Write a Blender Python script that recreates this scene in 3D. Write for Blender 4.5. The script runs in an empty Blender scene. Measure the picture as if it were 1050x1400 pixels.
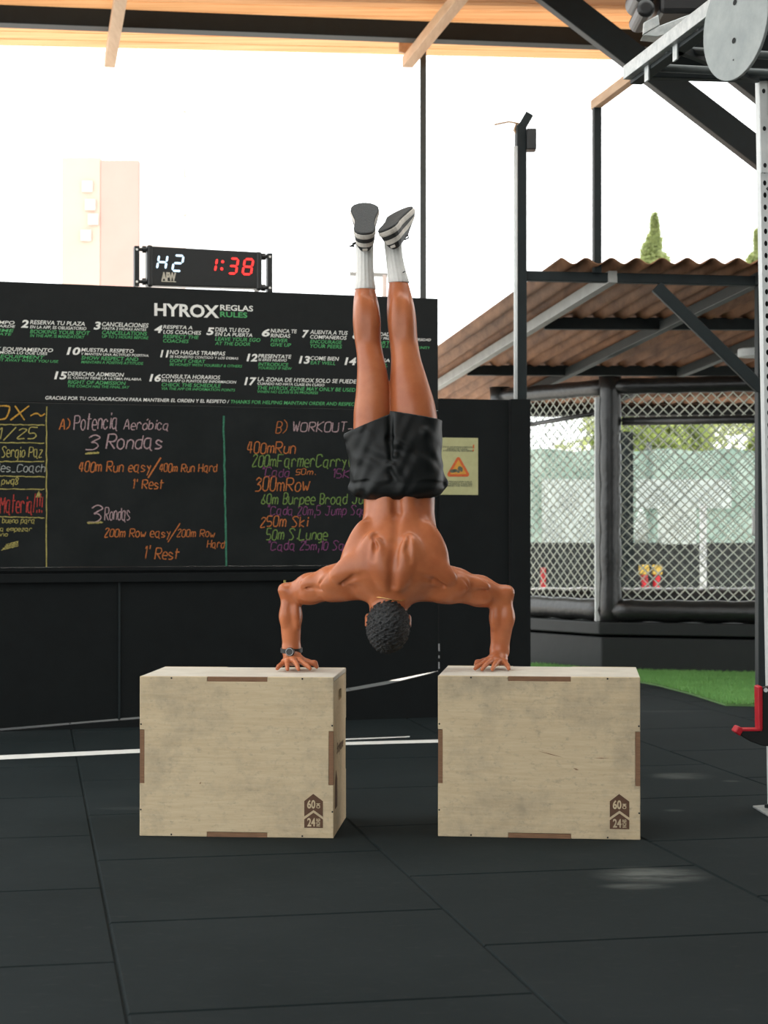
import bpy, math, random
import numpy as np
from mathutils import Matrix, Vector
rnd = random.Random(7)
C = bpy.context.scene.collection
sc = bpy.context.scene
R = math.radians

# ------------------------------------------------------------------ camera, world, sun, exposure
F = 2460.0                      # focal length in pixels of the 1050 x 1400 frame
CAMZ = 1.148
PITCH = math.atan(22 / F)
cam = bpy.data.cameras.new('camera')
cam.sensor_fit = 'VERTICAL'; cam.sensor_height = 36.0; cam.lens = 36.0 * F / 1400
cam.dof.use_dof = True; cam.dof.focus_distance = 6.85; cam.dof.aperture_fstop = 5.6
camo = bpy.data.objects.new('camera', cam); C.objects.link(camo)
camo.location = (0, 0, CAMZ); camo.rotation_euler = (R(90) + PITCH, 0, 0)
sc.camera = camo
w = bpy.data.worlds.new('world'); sc.world = w; w.use_nodes = True
bg = w.node_tree.nodes['Background']
bg.inputs[0].default_value = (.965, 1.0, 1.005, 1); bg.inputs[1].default_value = 2.3
sun = bpy.data.lights.new('sun', 'SUN'); sun.energy = 4.0; sun.angle = R(3); sun.color = (1, .93, .82)
suno = bpy.data.objects.new('sun', sun); C.objects.link(suno)
suno.rotation_euler = Vector((.10, -.64, -.80)).to_track_quat('-Z', 'Y').to_euler()
sc.view_settings.view_transform = 'Standard'; sc.view_settings.look = 'None'
sc.view_settings.exposure = 0.25; sc.view_settings.gamma = 1.0; sc.view_settings.use_curve_mapping = False

cp, sp_ = math.cos(PITCH), math.sin(PITCH)
def ray(px, py):
    a = (px - 525) / F; b = (700 - py) / F
    return Vector((a, cp - b * sp_, sp_ + b * cp))
def at(px, py, Y):
    d = ray(px, py); return Vector((0, 0, CAMZ)) + d * (Y / d.y)
def on_floor(px, py, z=0.0):
    d = ray(px, py); return Vector((0, 0, CAMZ)) + d * ((z - CAMZ) / d.z)
HEAD = R(11.06)                 # the heading of the floor tiles and rafters
U = Vector((-math.sin(HEAD), math.cos(HEAD), 0)); V = Vector((math.cos(HEAD), math.sin(HEAD), 0))
Z = Vector((0, 0, 1))

# ------------------------------------------------------------------ materials
def mat(name, col, rough=.6, metal=0, spec=.5, noise=None, bump=None, emit=None, trans=0, col2=None, stretch=(1, 1, 1), sss=0, coat=0):
    m = bpy.data.materials.new(name); m.use_nodes = True
    nt = m.node_tree; b = nt.nodes['Principled BSDF']
    b.inputs['Base Color'].default_value = (*col, 1); b.inputs['Roughness'].default_value = rough
    b.inputs['Metallic'].default_value = metal; b.inputs['Specular IOR Level'].default_value = spec
    if sss: b.inputs['Subsurface Weight'].default_value = sss; b.inputs['Subsurface Scale'].default_value = .01; b.inputs['Subsurface Radius'].default_value = (1, .35, .2)
    if coat: b.inputs['Coat Weight'].default_value = coat; b.inputs['Coat Roughness'].default_value = .3
    tc = nt.nodes.new('ShaderNodeTexCoord'); mp = nt.nodes.new('ShaderNodeMapping')
    mp.inputs['Scale'].default_value = stretch; nt.links.new(tc.outputs['Object'], mp.inputs['Vector'])
    if noise or col2:
        n = nt.nodes.new('ShaderNodeTexNoise'); n.inputs['Scale'].default_value = noise or 5; n.inputs['Detail'].default_value = 6
        n.inputs['Roughness'].default_value = .65
        nt.links.new(mp.outputs[0], n.inputs['Vector'])
        rp = nt.nodes.new('ShaderNodeValToRGB'); rp.color_ramp.elements[0].position = .34; rp.color_ramp.elements[1].position = .66
        c2 = col2 or tuple(x * .75 for x in col)
        rp.color_ramp.elements[0].color = (*c2, 1); rp.color_ramp.elements[1].color = (*col, 1)
        nt.links.new(n.outputs['Fac'], rp.inputs['Fac']); nt.links.new(rp.outputs[0], b.inputs['Base Color'])
    if bump:
        n2 = nt.nodes.new('ShaderNodeTexNoise'); n2.inputs['Scale'].default_value = bump[0]; n2.inputs['Detail'].default_value = 4
        bp = nt.nodes.new('ShaderNodeBump'); bp.inputs['Strength'].default_value = bump[1]; bp.inputs['Distance'].default_value = bump[2]
        nt.links.new(mp.outputs[0], n2.inputs['Vector']); nt.links.new(n2.outputs['Fac'], bp.inputs['Height']); nt.links.new(bp.outputs[0], b.inputs['Normal'])
    if emit:
        b.inputs['Emission Color'].default_value = (*emit[0], 1); b.inputs['Emission Strength'].default_value = emit[1]
    if trans:
        t = nt.nodes.new('ShaderNodeBsdfTranslucent'); mx = nt.nodes.new('ShaderNodeMixShader'); mx.inputs[0].default_value = trans
        t.inputs[0].default_value = (*col, 1)
        if noise: nt.links.new(rp.outputs[0], t.inputs[0])
        out = nt.nodes['Material Output']
        nt.links.new(b.outputs[0], mx.inputs[1]); nt.links.new(t.outputs[0], mx.inputs[2]); nt.links.new(mx.outputs[0], out.inputs[0])
    return m
M = {}
M['black_panel'] = mat('black_panel', (.0038, .0055, .0058), .78, spec=.2, noise=9, col2=(.0026, .0038, .0041), bump=(120, .15, .002))
M['sign_black'] = mat('sign_black', (.0085, .010, .010), .65, noise=14, col2=(.0065, .0078, .0078), spec=.22)
M['slate'] = mat('slate', (.0135, .0155, .0155), .85, noise=3.0, col2=(.0075, .0095, .0095), spec=.15)
M['steel_dark'] = mat('steel_dark', (.008, .014, .015), .55, noise=12, spec=.3, col2=(.006, .010, .011))
M['rafter_dark'] = mat('rafter_dark', (.030, .038, .038), .5, noise=12)
M['steel_grey'] = mat('steel_grey', (.07, .085, .085), .5, noise=12)
M['galv'] = mat('galvanised', (.62, .64, .63), .42, metal=.65, noise=25, col2=(.42, .45, .45))
M['white_steel'] = mat('white_steel', (.72, .74, .73), .5, noise=8, col2=(.6, .63, .63))
M['grey_disc'] = mat('grey_disc', (.40, .43, .42), .7, noise=10, col2=(.30, .33, .33), bump=(160, .1, .001))
M['hole'] = mat('hole_black', (.006, .007, .007), .8)
M['black_plastic'] = mat('black_plastic', (.012, .013, .013), .45, noise=30)
M['white_print'] = mat('white_print', (.78, .77, .72), .6, noise=40, col2=(.66, .65, .61))
M['green_print'] = mat('green_print', (.075, .36, .115), .6, noise=40, col2=(.05, .28, .09))
M['led_red'] = mat('led_red', (.6, .02, .02), .4, emit=((1, .035, .03), 1.5))
M['led_white'] = mat('led_white', (.5, .6, .7), .4, emit=((.62, .82, 1), .9))
M['logo_cream'] = mat('logo_cream', (.55, .50, .40), .6, noise=30)
for n, c in dict(orange=(.50, .17, .055), pink=(.46, .32, .33), yellow=(.42, .36, .12), white=(.38, .39, .36), red=(.42, .06, .05),
                 green=(.17, .26, .075), purple=(.20, .065, .155), teal=(.06, .21, .13), amber=(.58, .32, .06)).items():
    M['chalk_' + n] = mat('chalk_' + n, c, .95, spec=.05, noise=130, col2=tuple(x * .45 for x in c))
M['roof_wood'] = mat('roof_wood', (.72, .40, .19), .6, noise=2.2, col2=(.55, .245, .09), stretch=(.35, 9, 1), trans=.36)
M['rafter_wood'] = mat('rafter_wood', (.62, .42, .26), .6, noise=4, col2=(.50, .31, .18), stretch=(6, .6, 6))
M['terracotta'] = mat('terracotta', (.37, .185, .095), .7, noise=3, col2=(.17, .078, .038), stretch=(4, .7, 1), trans=.14)
M['grey_rafter'] = mat('grey_rafter', (.33, .33, .31), .55, noise=6)
M['vinyl_black'] = mat('vinyl_black', (.014, .015, .015), .38, noise=14, bump=(26, .5, .012), coat=.35)
M['wire'] = mat('wire', (.78, .81, .70), .5, noise=3, col2=(.60, .65, .57))
M['skirt'] = mat('skirt', (.006, .009, .009), .6, noise=8, bump=(5, .25, .02))
M['turf_base'] = mat('turf_base', (.09, .19, .055), .9, noise=60)
M['turf'] = mat('turf', (.20, .42, .12), .7, noise=5, col2=(.15, .34, .09), trans=.3)
M['concrete'] = mat('concrete', (.76, .74, .70), .9, noise=1.5, col2=(.66, .64, .60))
M['pink_wall'] = mat('pink_wall', (.60, .37, .32), .9, noise=.8, col2=(.57, .34, .29))
M['peach_wall'] = mat('peach_wall', (.68, .48, .39), .9, noise=.8, col2=(.65, .45, .36))
M['pale_wall'] = mat('pale_wall', (.74, .64, .59), .9, noise=.8)
M['screen'] = mat('screen_cloth', (.33, .41, .36), .9, noise=3, col2=(.17, .25, .21), trans=.35)
M['added_skylight'] = mat('added_skylight_sheet', (.92, .94, .94), .5, trans=.9)
M['blower_black'] = mat('blower_black', (.012, .012, .013), .38, noise=20)
M['wire_dark'] = mat('wire_dark', (.10, .12, .11), .6)
M['banner'] = mat('banner_cloth', (.70, .76, .72), .8, noise=3, trans=.3)
M['leaf'] = mat('leaf', (.34, .40, .10), .7, noise=2, col2=(.16, .22, .05), trans=.35)
M['leaf_pale'] = mat('leaf_pale', (.42, .46, .20), .7, noise=2, col2=(.28, .33, .12), trans=.4)
M['bark'] = mat('bark', (.13, .09, .06), .9, noise=12)
M['paper_yellow'] = mat('paper_yellow', (.40, .39, .20), .8, noise=16, col2=(.35, .34, .17))
M['ink'] = mat('ink', (.10, .11, .07), .8)
M['tri_red'] = mat('tri_red', (.55, .10, .02), .7, noise=40)
M['tri_orange'] = mat('tri_orange', (.58, .27, .03), .7, noise=30)
M['red'] = mat('red_paint', (.62, .012, .028), .4, noise=10)
M['red_cloth'] = mat('red_cloth', (.62, .03, .04), .7, noise=10)
M['yellow_cloth'] = mat('yellow_cloth', (.62, .42, .08), .7, noise=10)
M['white_cloth'] = mat('white_cloth', (.82, .82, .80), .85, noise=30, col2=(.7, .7, .68), bump=(40, .3, .004))
M['skin'] = mat('skin', (.50, .165, .066), .34, noise=7, col2=(.40, .115, .043), bump=(220, .06, .001), sss=.08, spec=.42)
M['hair'] = mat('hair', (.007, .007, .007), .55, noise=90, col2=(.03, .031, .032), bump=(170, 1.0, .006), spec=.4)
M['shorts'] = mat('shorts_black', (.0045, .0062, .0062), .5, noise=30, bump=(9, .25, .012), spec=.3)
M['shoe_black'] = mat('shoe_black', (.028, .030, .030), .55, noise=40)
M['ply_top'] = mat('ply_top_lit', (.66, .62, .53), .6, noise=7, col2=(.54, .50, .42))  # top light put into the colour, paler than the other panels
M['outsole'] = mat('outsole', (.026, .028, .028), .7, noise=80, bump=(150, .6, .004))
M['shoe_white'] = mat('shoe_white', (.70, .65, .58), .6, noise=30)
M['sock'] = mat('sock_white', (.80, .79, .75), .9, noise=60, col2=(.72, .71, .68), sss=.0)
M['gold'] = mat('gold', (.8, .55, .2), .25, metal=1)
M['brown_mark'] = mat('brown_mark', (.125, .062, .033), .8, noise=40, col2=(.10, .048, .026))
M['ply_edge'] = mat('ply_edge', (.27, .145, .075), .8, noise=6, stretch=(3, 3, 60), col2=(.17, .085, .045))
M['sun_streak_white'] = mat('sun_streak_white', (.80, .80, .76), .7, noise=14, col2=(.70, .70, .66))
M['seam_silver'] = mat('seam_silver', (.5, .5, .5), .4, metal=.6)

def wood_mat(name, seed):
    m = mat(name, (.66, .53, .345), .72, spec=.3); nt = m.node_tree; b = nt.nodes['Principled BSDF']
    tc = nt.nodes.new('ShaderNodeTexCoord')
    def noise(scale, stretch, lo, hi, detail=6):
        mp = nt.nodes.new('ShaderNodeMapping'); mp.inputs['Scale'].default_value = stretch; mp.inputs['Location'].default_value = (seed, seed * .7, seed * 1.3)
        nt.links.new(tc.outputs['Object'], mp.inputs['Vector'])
        n = nt.nodes.new('ShaderNodeTexNoise'); n.inputs['Scale'].default_value = scale; n.inputs['Detail'].default_value = detail; n.inputs['Roughness'].default_value = .7
        nt.links.new(mp.outputs[0], n.inputs['Vector'])
        r = nt.nodes.new('ShaderNodeMapRange'); r.inputs[1].default_value = lo; r.inputs[2].default_value = hi
        nt.links.new(n.outputs['Fac'], r.inputs[0]); return r.outputs[0]
    def mix(fac, a, bcol):
        x = nt.nodes.new('ShaderNodeMix'); x.data_type = 'RGBA'
        nt.links.new(fac, x.inputs[0])
        if isinstance(a, tuple): x.inputs[6].default_value = (*a, 1)
        else: nt.links.new(a, x.inputs[6])
        x.inputs[7].default_value = (*bcol, 1); return x.outputs[2]
    grain = mix(noise(9, (.8, 9, 9), .35, .7), (.66, .535, .35), (.57, .44, .27))
    def scaled(o, k):
        mm = nt.nodes.new('ShaderNodeMath'); mm.operation = 'MULTIPLY'; mm.inputs[1].default_value = k; nt.links.new(o, mm.inputs[0]); return mm.outputs[0]
    d1 = mix(scaled(noise(3.2, (1, 1, 1), .48, .74), .75), grain, (.27, .23, .17))
    d2 = mix(scaled(noise(38, (1, 1, 1.6), .55, .75), .6), d1, (.30, .25, .18))
    nt.links.new(d2, b.inputs['Base Color'])
    return m

def floor_mat():
    m = mat('rubber_floor', (.010, .013, .0135), .85, spec=.10, bump=(260, .25, .003)); nt = m.node_tree; b = nt.nodes['Principled BSDF']
    tc = nt.nodes.new('ShaderNodeTexCoord')
    def noise(scale, lo, hi, stretch=(1, 1, 1)):
        mp = nt.nodes.new('ShaderNodeMapping'); mp.inputs['Scale'].default_value = stretch; nt.links.new(tc.outputs['Object'], mp.inputs['Vector'])
        n = nt.nodes.new('ShaderNodeTexNoise'); n.inputs['Scale'].default_value = scale; n.inputs['Detail'].default_value = 8; n.inputs['Roughness'].default_value = .65
        nt.links.new(mp.outputs[0], n.inputs['Vector'])
        r = nt.nodes.new('ShaderNodeMapRange'); r.inputs[1].default_value = lo; r.inputs[2].default_value = hi
        nt.links.new(n.outputs['Fac'], r.inputs[0]); return r.outputs[0]
    def mix(fac, a, bcol):
        x = nt.nodes.new('ShaderNodeMix'); x.data_type = 'RGBA'; nt.links.new(fac, x.inputs[0])
        if isinstance(a, tuple): x.inputs[6].default_value = (*a, 1)
        else: nt.links.new(a, x.inputs[6])
        x.inputs[7].default_value = (*bcol, 1); return x.outputs[2]
    def math_(op, a, bb):
        mm = nt.nodes.new('ShaderNodeMath'); mm.operation = op
        for i, q in enumerate((a, bb)):
            if isinstance(q, (int, float)): mm.inputs[i].default_value = q
            else: nt.links.new(q, mm.inputs[i])
        return mm.outputs[0]
    c = mix(noise(1.3, .35, .7), (.0090, .0140, .0148), (.0140, .0200, .0210))
    c = mix(math_('MULTIPLY', noise(16, .56, .8, (1, 2.2, 1)), .5), c, (.036, .042, .042))
    # soft sun patch painted in before the right box, plus scuffed chalk dust
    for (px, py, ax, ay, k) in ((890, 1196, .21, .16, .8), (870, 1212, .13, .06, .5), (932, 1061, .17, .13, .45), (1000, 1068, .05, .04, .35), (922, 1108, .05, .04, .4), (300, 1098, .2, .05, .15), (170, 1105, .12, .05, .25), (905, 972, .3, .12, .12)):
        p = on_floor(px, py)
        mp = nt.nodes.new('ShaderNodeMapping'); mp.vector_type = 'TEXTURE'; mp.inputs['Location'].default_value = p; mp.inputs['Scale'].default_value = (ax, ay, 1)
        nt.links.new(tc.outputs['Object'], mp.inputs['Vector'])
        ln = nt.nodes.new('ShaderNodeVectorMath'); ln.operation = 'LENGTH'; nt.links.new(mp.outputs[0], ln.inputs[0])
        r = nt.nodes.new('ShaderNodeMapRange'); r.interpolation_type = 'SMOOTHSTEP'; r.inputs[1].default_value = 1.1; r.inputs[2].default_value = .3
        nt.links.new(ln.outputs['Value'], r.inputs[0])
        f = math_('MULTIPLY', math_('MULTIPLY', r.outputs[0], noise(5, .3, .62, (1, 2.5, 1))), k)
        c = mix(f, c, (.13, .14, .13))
    nt.links.new(c, b.inputs['Base Color']); return m

# ------------------------------------------------------------------ object helpers
def tag(o, label=None, cat=None, group=None, kind=None):
    if label: o['label'] = label
    if cat: o['category'] = cat
    if group: o['group'] = group
    if kind: o['kind'] = kind
    return o
def empty(name, loc, rz, label, cat, group=None):
    o = bpy.data.objects.new(name, None); o.empty_display_size = .1; C.objects.link(o)
    o.location = loc; o.rotation_euler = (0, 0, rz)
    return tag(o, label, cat, group)
def inv(o):
    m = Matrix()
    while o is not None:
        m = Matrix.Translation(o.location) @ Matrix.Rotation(o.rotation_euler.z, 4, 'Z') @ m; o = o.parent
    return m.inverted()

class MB:
    def __init__(s): s.v = []; s.f = []; s.mi = []
    def add(s, vs, fs, mi=0):
        o = len(s.v); s.v += [Vector(v) for v in vs]
        s.f += [tuple(i + o for i in f) for f in fs]; s.mi += [mi] * len(fs); return s
    def obox(s, c, ax, ay, az, hx, hy, hz, mi=0):
        c = Vector(c); vs = [c + ax * (hx * i) + ay * (hy * j) + az * (hz * k) for k in (-1, 1) for j in (-1, 1) for i in (-1, 1)]
        return s.add(vs, [(0, 2, 3, 1), (4, 5, 7, 6), (0, 1, 5, 4), (2, 6, 7, 3), (0, 4, 6, 2), (1, 3, 7, 5)], mi)
    def box(s, x0, x1, y0, y1, z0, z1, mi=0):
        return s.obox(((x0 + x1) / 2, (y0 + y1) / 2, (z0 + z1) / 2), Vector((1, 0, 0)), Vector((0, 1, 0)), Z, (x1 - x0) / 2, (y1 - y0) / 2, (z1 - z0) / 2, mi)
    def bar(s, p0, p1, w, h, up=Z, mi=0):
        p0 = Vector(p0); p1 = Vector(p1); d = (p1 - p0); L = d.length; d.normalize()
        x = d.cross(up); x = x.normalized() if x.length > 1e-5 else Vector((1, 0, 0)); u = x.cross(d)
        return s.obox((p0 + p1) / 2, d, x, u, L / 2, w / 2, h / 2, mi)
    def prism(s, poly, ext, mi=0):
        n = len(poly); a = [Vector(p) for p in poly]; ext = Vector(ext)
        return s.add(a + [p + ext for p in a], [tuple(range(n))[::-1], tuple(range(n, 2 * n))] + [(i, (i + 1) % n, n + (i + 1) % n, n + i) for i in range(n)], mi)
    def loft(s, rings, caps=True, closed=False, mi=0):
        n = len(rings[0]); m = len(rings); vs = [p for r in rings for p in r]; fs = []
        for k in range(m if closed else m - 1):
            for i in range(n):
                fs.append((k * n + i, k * n + (i + 1) % n, ((k + 1) % m) * n + (i + 1) % n, ((k + 1) % m) * n + i))
        if caps and not closed: fs += [tuple(range(n))[::-1], tuple(range((m - 1) * n, m * n))]
        return s.add(vs, fs, mi)
    def tube(s, pts, r, n=10, caps=True, closed=False, mi=0):
        pts = [Vector(p) for p in pts]; rs = r if isinstance(r, (list, tuple)) else [r] * len(pts); rings = []; px = None
        for i, p in enumerate(pts):
            if closed: d = pts[(i + 1) % len(pts)] - pts[i - 1]
            else: d = pts[min(i + 1, len(pts) - 1)] - pts[max(i - 1, 0)]
            d.normalize()
            if px is None:
                px = d.cross(Z) if abs(d.z) < .9 else d.cross(Vector((1, 0, 0)))
            px = (px - d * px.dot(d)).normalized(); py = d.cross(px)
            rings.append([p + px * (rs[i] * math.cos(2 * math.pi * k / n)) + py * (rs[i] * math.sin(2 * math.pi * k / n)) for k in range(n)])
        return s.loft(rings, caps, closed, mi)
    def disc(s, c, ax, ay, r, n=24, thick=None, mi=0):
        c = Vector(c); poly = [c + ax * (r * math.cos(2 * math.pi * k / n)) + ay * (r * math.sin(2 * math.pi * k / n)) for k in range(n)]
        if thick: return s.prism(poly, ax.cross(ay) * thick, mi)
        return s.add(poly, [tuple(range(n))], mi)
    def build(s, name, mats, parent=None, origin=None, local=False, smooth=False, bevel=0, label=None, kind=None, fix=True):
        me = bpy.data.meshes.new(name)
        if parent is not None: T = Matrix() if local else inv(parent)
        elif origin is not None: T = Matrix.Translation(Vector(origin)).inverted()
        else: T = Matrix()
        me.from_pydata([T @ v for v in s.v], [], s.f)
        for m in (mats if isinstance(mats, list) else [mats]): me.materials.append(m)
        if isinstance(mats, list): me.polygons.foreach_set('material_index', s.mi)
        if fix:
            import bmesh
            b = bmesh.new(); b.from_mesh(me); bmesh.ops.recalc_face_normals(b, faces=b.faces); b.to_mesh(me); b.free()
        if smooth: me.polygons.foreach_set('use_smooth', [True] * len(me.polygons))
        o = bpy.data.objects.new(name, me); C.objects.link(o)
        if parent is not None: o.parent = parent
        elif origin is not None: o.location = origin
        if bevel:
            bv = o.modifiers.new('bevel', 'BEVEL'); bv.width = bevel; bv.segments = 2; bv.limit_method = 'ANGLE'
        if label: o['label'] = label
        if kind: o['kind'] = kind
        return o

# ------------------------------------------------------------------ lettering
_tc = {}
def glyphs(txt, bold=0.0, shear=0.0):
    k = (txt, bold, shear)
    if k not in _tc:
        cu = bpy.data.curves.new('lettering', 'FONT'); cu.body = txt; cu.offset = bold; cu.shear = shear; cu.resolution_u = 3
        o = bpy.data.objects.new('lettering', cu); C.objects.link(o)
        dg = bpy.context.evaluated_depsgraph_get(); me = bpy.data.meshes.new_from_object(o.evaluated_get(dg))
        vs = [(v.co.x, v.co.y) for v in me.vertices]; fs = [tuple(p.vertices) for p in me.polygons if all(-.45 < me.vertices[i].co.y < 1.05 for i in p.vertices)]
        bpy.data.objects.remove(o); bpy.data.curves.remove(cu); bpy.data.meshes.remove(me)
        _tc[k] = (vs, fs)
    return _tc[k]
CAP = None
def text_into(mb, txt, O, ex, ey, width, cap, bold=.0, shear=0.0, mi=0):
    """txt on a plane: O baseline-left, ex / ey unit axes, width and cap height in metres"""
    global CAP
    if CAP is None: CAP = max(v[1] for v in glyphs('H')[0])
    vs, fs = glyphs(txt, bold, shear)
    if not vs: return
    x0 = min(v[0] for v in vs); x1 = max(v[0] for v in vs); sx = width / (x1 - x0); sy = cap / CAP
    mb.add([O + ex * ((v[0] - x0) * sx) + ey * (v[1] * sy) for v in vs], fs, mi)

# one-line handwriting: two digits per point on a grid, baseline 2, cap line 8
ST = dict(zip('A B C F H J K L M P R S T U W O X a b c d e g i k l m n o p r s t u w y z 0 1 2 3 4 5 6 7 8 9'.split(), """022842 1434|0208 082837362505 2534332202|4738180703122243|0208 0848 0535|0208 4248 0545|1848 3833221203|0208 480542|080242|0208254842|0208 083847463505|0208 083847463505 1542|47381807162534332202|0848 2822|080312324348|0812263248|180703123243473818|0842 4802|3616050312223336 363241|0802 05162635332202|3526160503122233|36160503122233 3832|043435261605031232|36160503122233 36312010|1612 1718|0802 360432|1802|0602 05162522 25364542|0602 0516263532|160503122233352616|0600 05162635332202|0602 05162635|35160514332202|1812 0636|0603122233 3632|0612243246|0624 3610|06360232|180703122233372818|071812|071828370232|0718283726152534332202|180434 2822|3808052534332202|281503122233241504|083812|2507182837250312223325|3728180615263732""".split('|')))
ST.update({'h': '0802 0516263532', 'q': '36160503122233 3630', '/': '0149', ')': '09272402', '(': '29171422', "'": '1917', '"': '0907 1917', '-': '0434', ',': '1310', '.': '1213', '!': '1814 1213', '~': '0415253445', '_': '0232', 'ó': '160503122233352616 2839'})
def strokes(txt, gap=1.3, space=3.0):
    x = 0; out = []
    for ch in txt:
        if ch == ' ': x += space; continue
        g = ST.get(ch)
        if g is None: x += space; continue
        mx = 0; j1 = rnd.uniform(-.25, .25); sl = rnd.uniform(-.06, .06); sc_ = rnd.uniform(.9, 1.1)
        for st in g.split():
            pts = [(int(st[i]), int(st[i + 1])) for i in range(0, len(st) - 1, 2)]
            mx = max(mx, max(p[0] for p in pts))
            out.append([(x + p[0] + (.16 + sl) * (p[1] - 2), (p[1] - 2) * sc_ + j1) for p in pts])
        x += mx + gap
    return out, x - gap
def smooth_line(p):
    if len(p) < 3: return [Vector(q) for q in p]
    P = [Vector(q) for q in p]; P = [P[0] * 2 - P[1]] + P + [P[-1] * 2 - P[-2]]; out = []
    for i in range(1, len(P) - 2):
        for k in range(4):
            t = k / 4
            out.append(.5 * (2 * P[i] + (P[i + 1] - P[i - 1]) * t + (2 * P[i - 1] - 5 * P[i] + 4 * P[i + 1] - P[i + 2]) * t * t + (3 * P[i] - P[i - 1] - 3 * P[i + 1] + P[i + 2]) * t ** 3))
    return out + [P[-2]]
def ribbon(mb, pts, w, to3):
    n = len(pts)
    if n < 2: return
    L = []; 
    for i, p in enumerate(pts):
        d = pts[min(i + 1, n - 1)] - pts[max(i - 1, 0)]
        d = d.normalized() if d.length > 1e-9 else Vector((1, 0))
        q = Vector((-d.y, d.x)) * (w / 2 * rnd.uniform(.75, 1.2)); L += [to3(p + q), to3(p - q)]
    mb.add(L, [(2 * i, 2 * i + 1, 2 * i + 3, 2 * i + 2) for i in range(n - 1)])
# ------------------------------------------------------------------ setting: floor, ground, ceiling
def tile_floor():
    mb = MB(); e = .006; bz = .006
    mb.box(-9, 9, -3, 10.3, -.06, -.0062)
    def q(u0, u1, v0, v1):
        P = lambda u, v, z: U * u + V * v + Z * z
        o = [P(u0, v0, -bz), P(u1, v0, -bz), P(u1, v1, -bz), P(u0, v1, -bz)]
        i = [P(u0 + e, v0 + e, 0), P(u1 - e, v0 + e, 0), P(u1 - e, v1 - e, 0), P(u0 + e, v1 - e, 0)]
        mb.add(o + i, [(4, 5, 6, 7), (0, 1, 5, 4), (1, 2, 6, 5), (2, 3, 7, 6), (3, 0, 4, 7)])
    for n in range(-6, 8):
        v0 = .222 + n; off = .30 if n % 2 == 0 else .82
        for k in range(-3, 16):
            u0 = k + off
            c = U * (u0 + .5) + V * (v0 + .5)
            if c.y > 13.6 or abs(c.x) > 6.5 or c.y < -3: continue
            q(u0 + rnd.uniform(0, .004), u0 + .997, v0, v0 + .997)
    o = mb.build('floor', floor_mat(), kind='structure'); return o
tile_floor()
g = MB(); g.box(-60, 60, 10.2, 90, -.10, -.022); g.box(-60, -9, -20, 10.2, -.10, -.022); g.box(9, 60, -20, 10.2, -.10, -.022); g.box(-9, 9, -30, -3, -.10, -.022)
g.build('ground', M['concrete'], kind='structure')
# sunlight streak across the rubber floor, painted as flat white strips
def strip(y0a, y1a, xa, y0b, y1b, xb):
    return [on_floor(xa, y0a, .0015), on_floor(xb, y0b, .0015), on_floor(xb, y1b, .0015), on_floor(xa, y1a, .0015)]
ln = MB(); ln.add(strip(1033.5, 1039.5, -20, 1023.8, 1029, 195), [(0, 1, 2, 3)]); ln.add(strip(1023.8, 1029, 195, 1014.5, 1019.2, 470), [(0, 1, 2, 3)])
ln.add(strip(1014.5, 1018.6, 470, 1009.8, 1014, 640), [(0, 1, 2, 3)]); ln.add(strip(1010.0, 1011.6, 470, 1006.5, 1007.8, 560), [(0, 1, 2, 3)])
tag(ln.build('sun_streak', M['sun_streak_white']), 'streak of sunlight painted as a white line across the dark rubber floor behind the wooden boxes', 'painted light')

# roof: boarded sheet with ribs, opaque deck over the gym
def ceiling():
    E0 = at(0, 66, 14.44); E1 = at(830, 85, 14.88); T = Vector((E1.x - E0.x, E1.y - E0.y, 0)).normalized(); N = Vector((-T.y, T.x, 0))
    mb = MB(); z = 5.03; prof = []
    d = 0
    while d < 17.5:
        prof += [(d, 0), (d + .195, 0), (d + .2, .012), (d + .215, .012)]; d += .22
    A = E0 - T * 1.0; L = 13
    s0, s1, da, db_ = 2.0, 8.0, 5.6, 9.0
    def sheet(lo, hi, a, b):
        P = [q for q in prof if lo - .001 <= q[0] <= hi + .001]; vs = []
        for (d, h) in P:
            p = A - N * d; p.z = z + h; vs += [p + T * a, p + T * b]
        mb.add(vs, [(2 * i, 2 * i + 1, 2 * i + 3, 2 * i + 2) for i in range(len(P) - 1)])
    sheet(0, da, 0, L); sheet(db_, 99, 0, L); sheet(da - .21, db_ + .21, 0, s0); sheet(da - .21, db_ + .21, s1, L)
    sk = MB(); q = [A - N * d + T * s for d, s in ((da - .3, s0 - .2), (da - .3, s1 + .2), (db_ + .3, s1 + .2), (db_ + .3, s0 - .2))]
    for v in q: v.z = z + .10
    sk.add(q, [(0, 1, 2, 3)]); sk.build('unseen_toplight', M['added_skylight'], kind='structure')  # unseen diffusing skylight added to light the boxes from above
    n0 = 10
    o = mb.build('ceiling', M['roof_wood'], kind='structure', fix=False)
    return T, N, A
RT, RN, RA = ceiling()
# opaque deck on top of the boards, from just behind the dark beam to over the camera
dk = MB()
for d0, d1, s0, s1 in ((1.35, 5.5, 0, 13), (9.1, 17.5, 0, 13), (5.5, 9.1, 0, 1.9), (5.5, 9.1, 8.1, 13)):
    dk.prism([RA - RN * d + RT * s + Z * .14 for d, s in ((d0, s0), (d0, s1), (d1, s1), (d1, s0))], Z * .08)
dk.build('ceiling_deck', M['steel_grey'], kind='structure')

def thing_bar(name, p0, p1, w, h, m, label, cat, group=None, up=Z, bevel=.004):
    mb = MB(); mb.bar(p0, p1, w, h, up); o = mb.build(name, m, origin=(Vector(p0) + Vector(p1)) / 2, bevel=bevel); return tag(o, label, cat, group)

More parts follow.
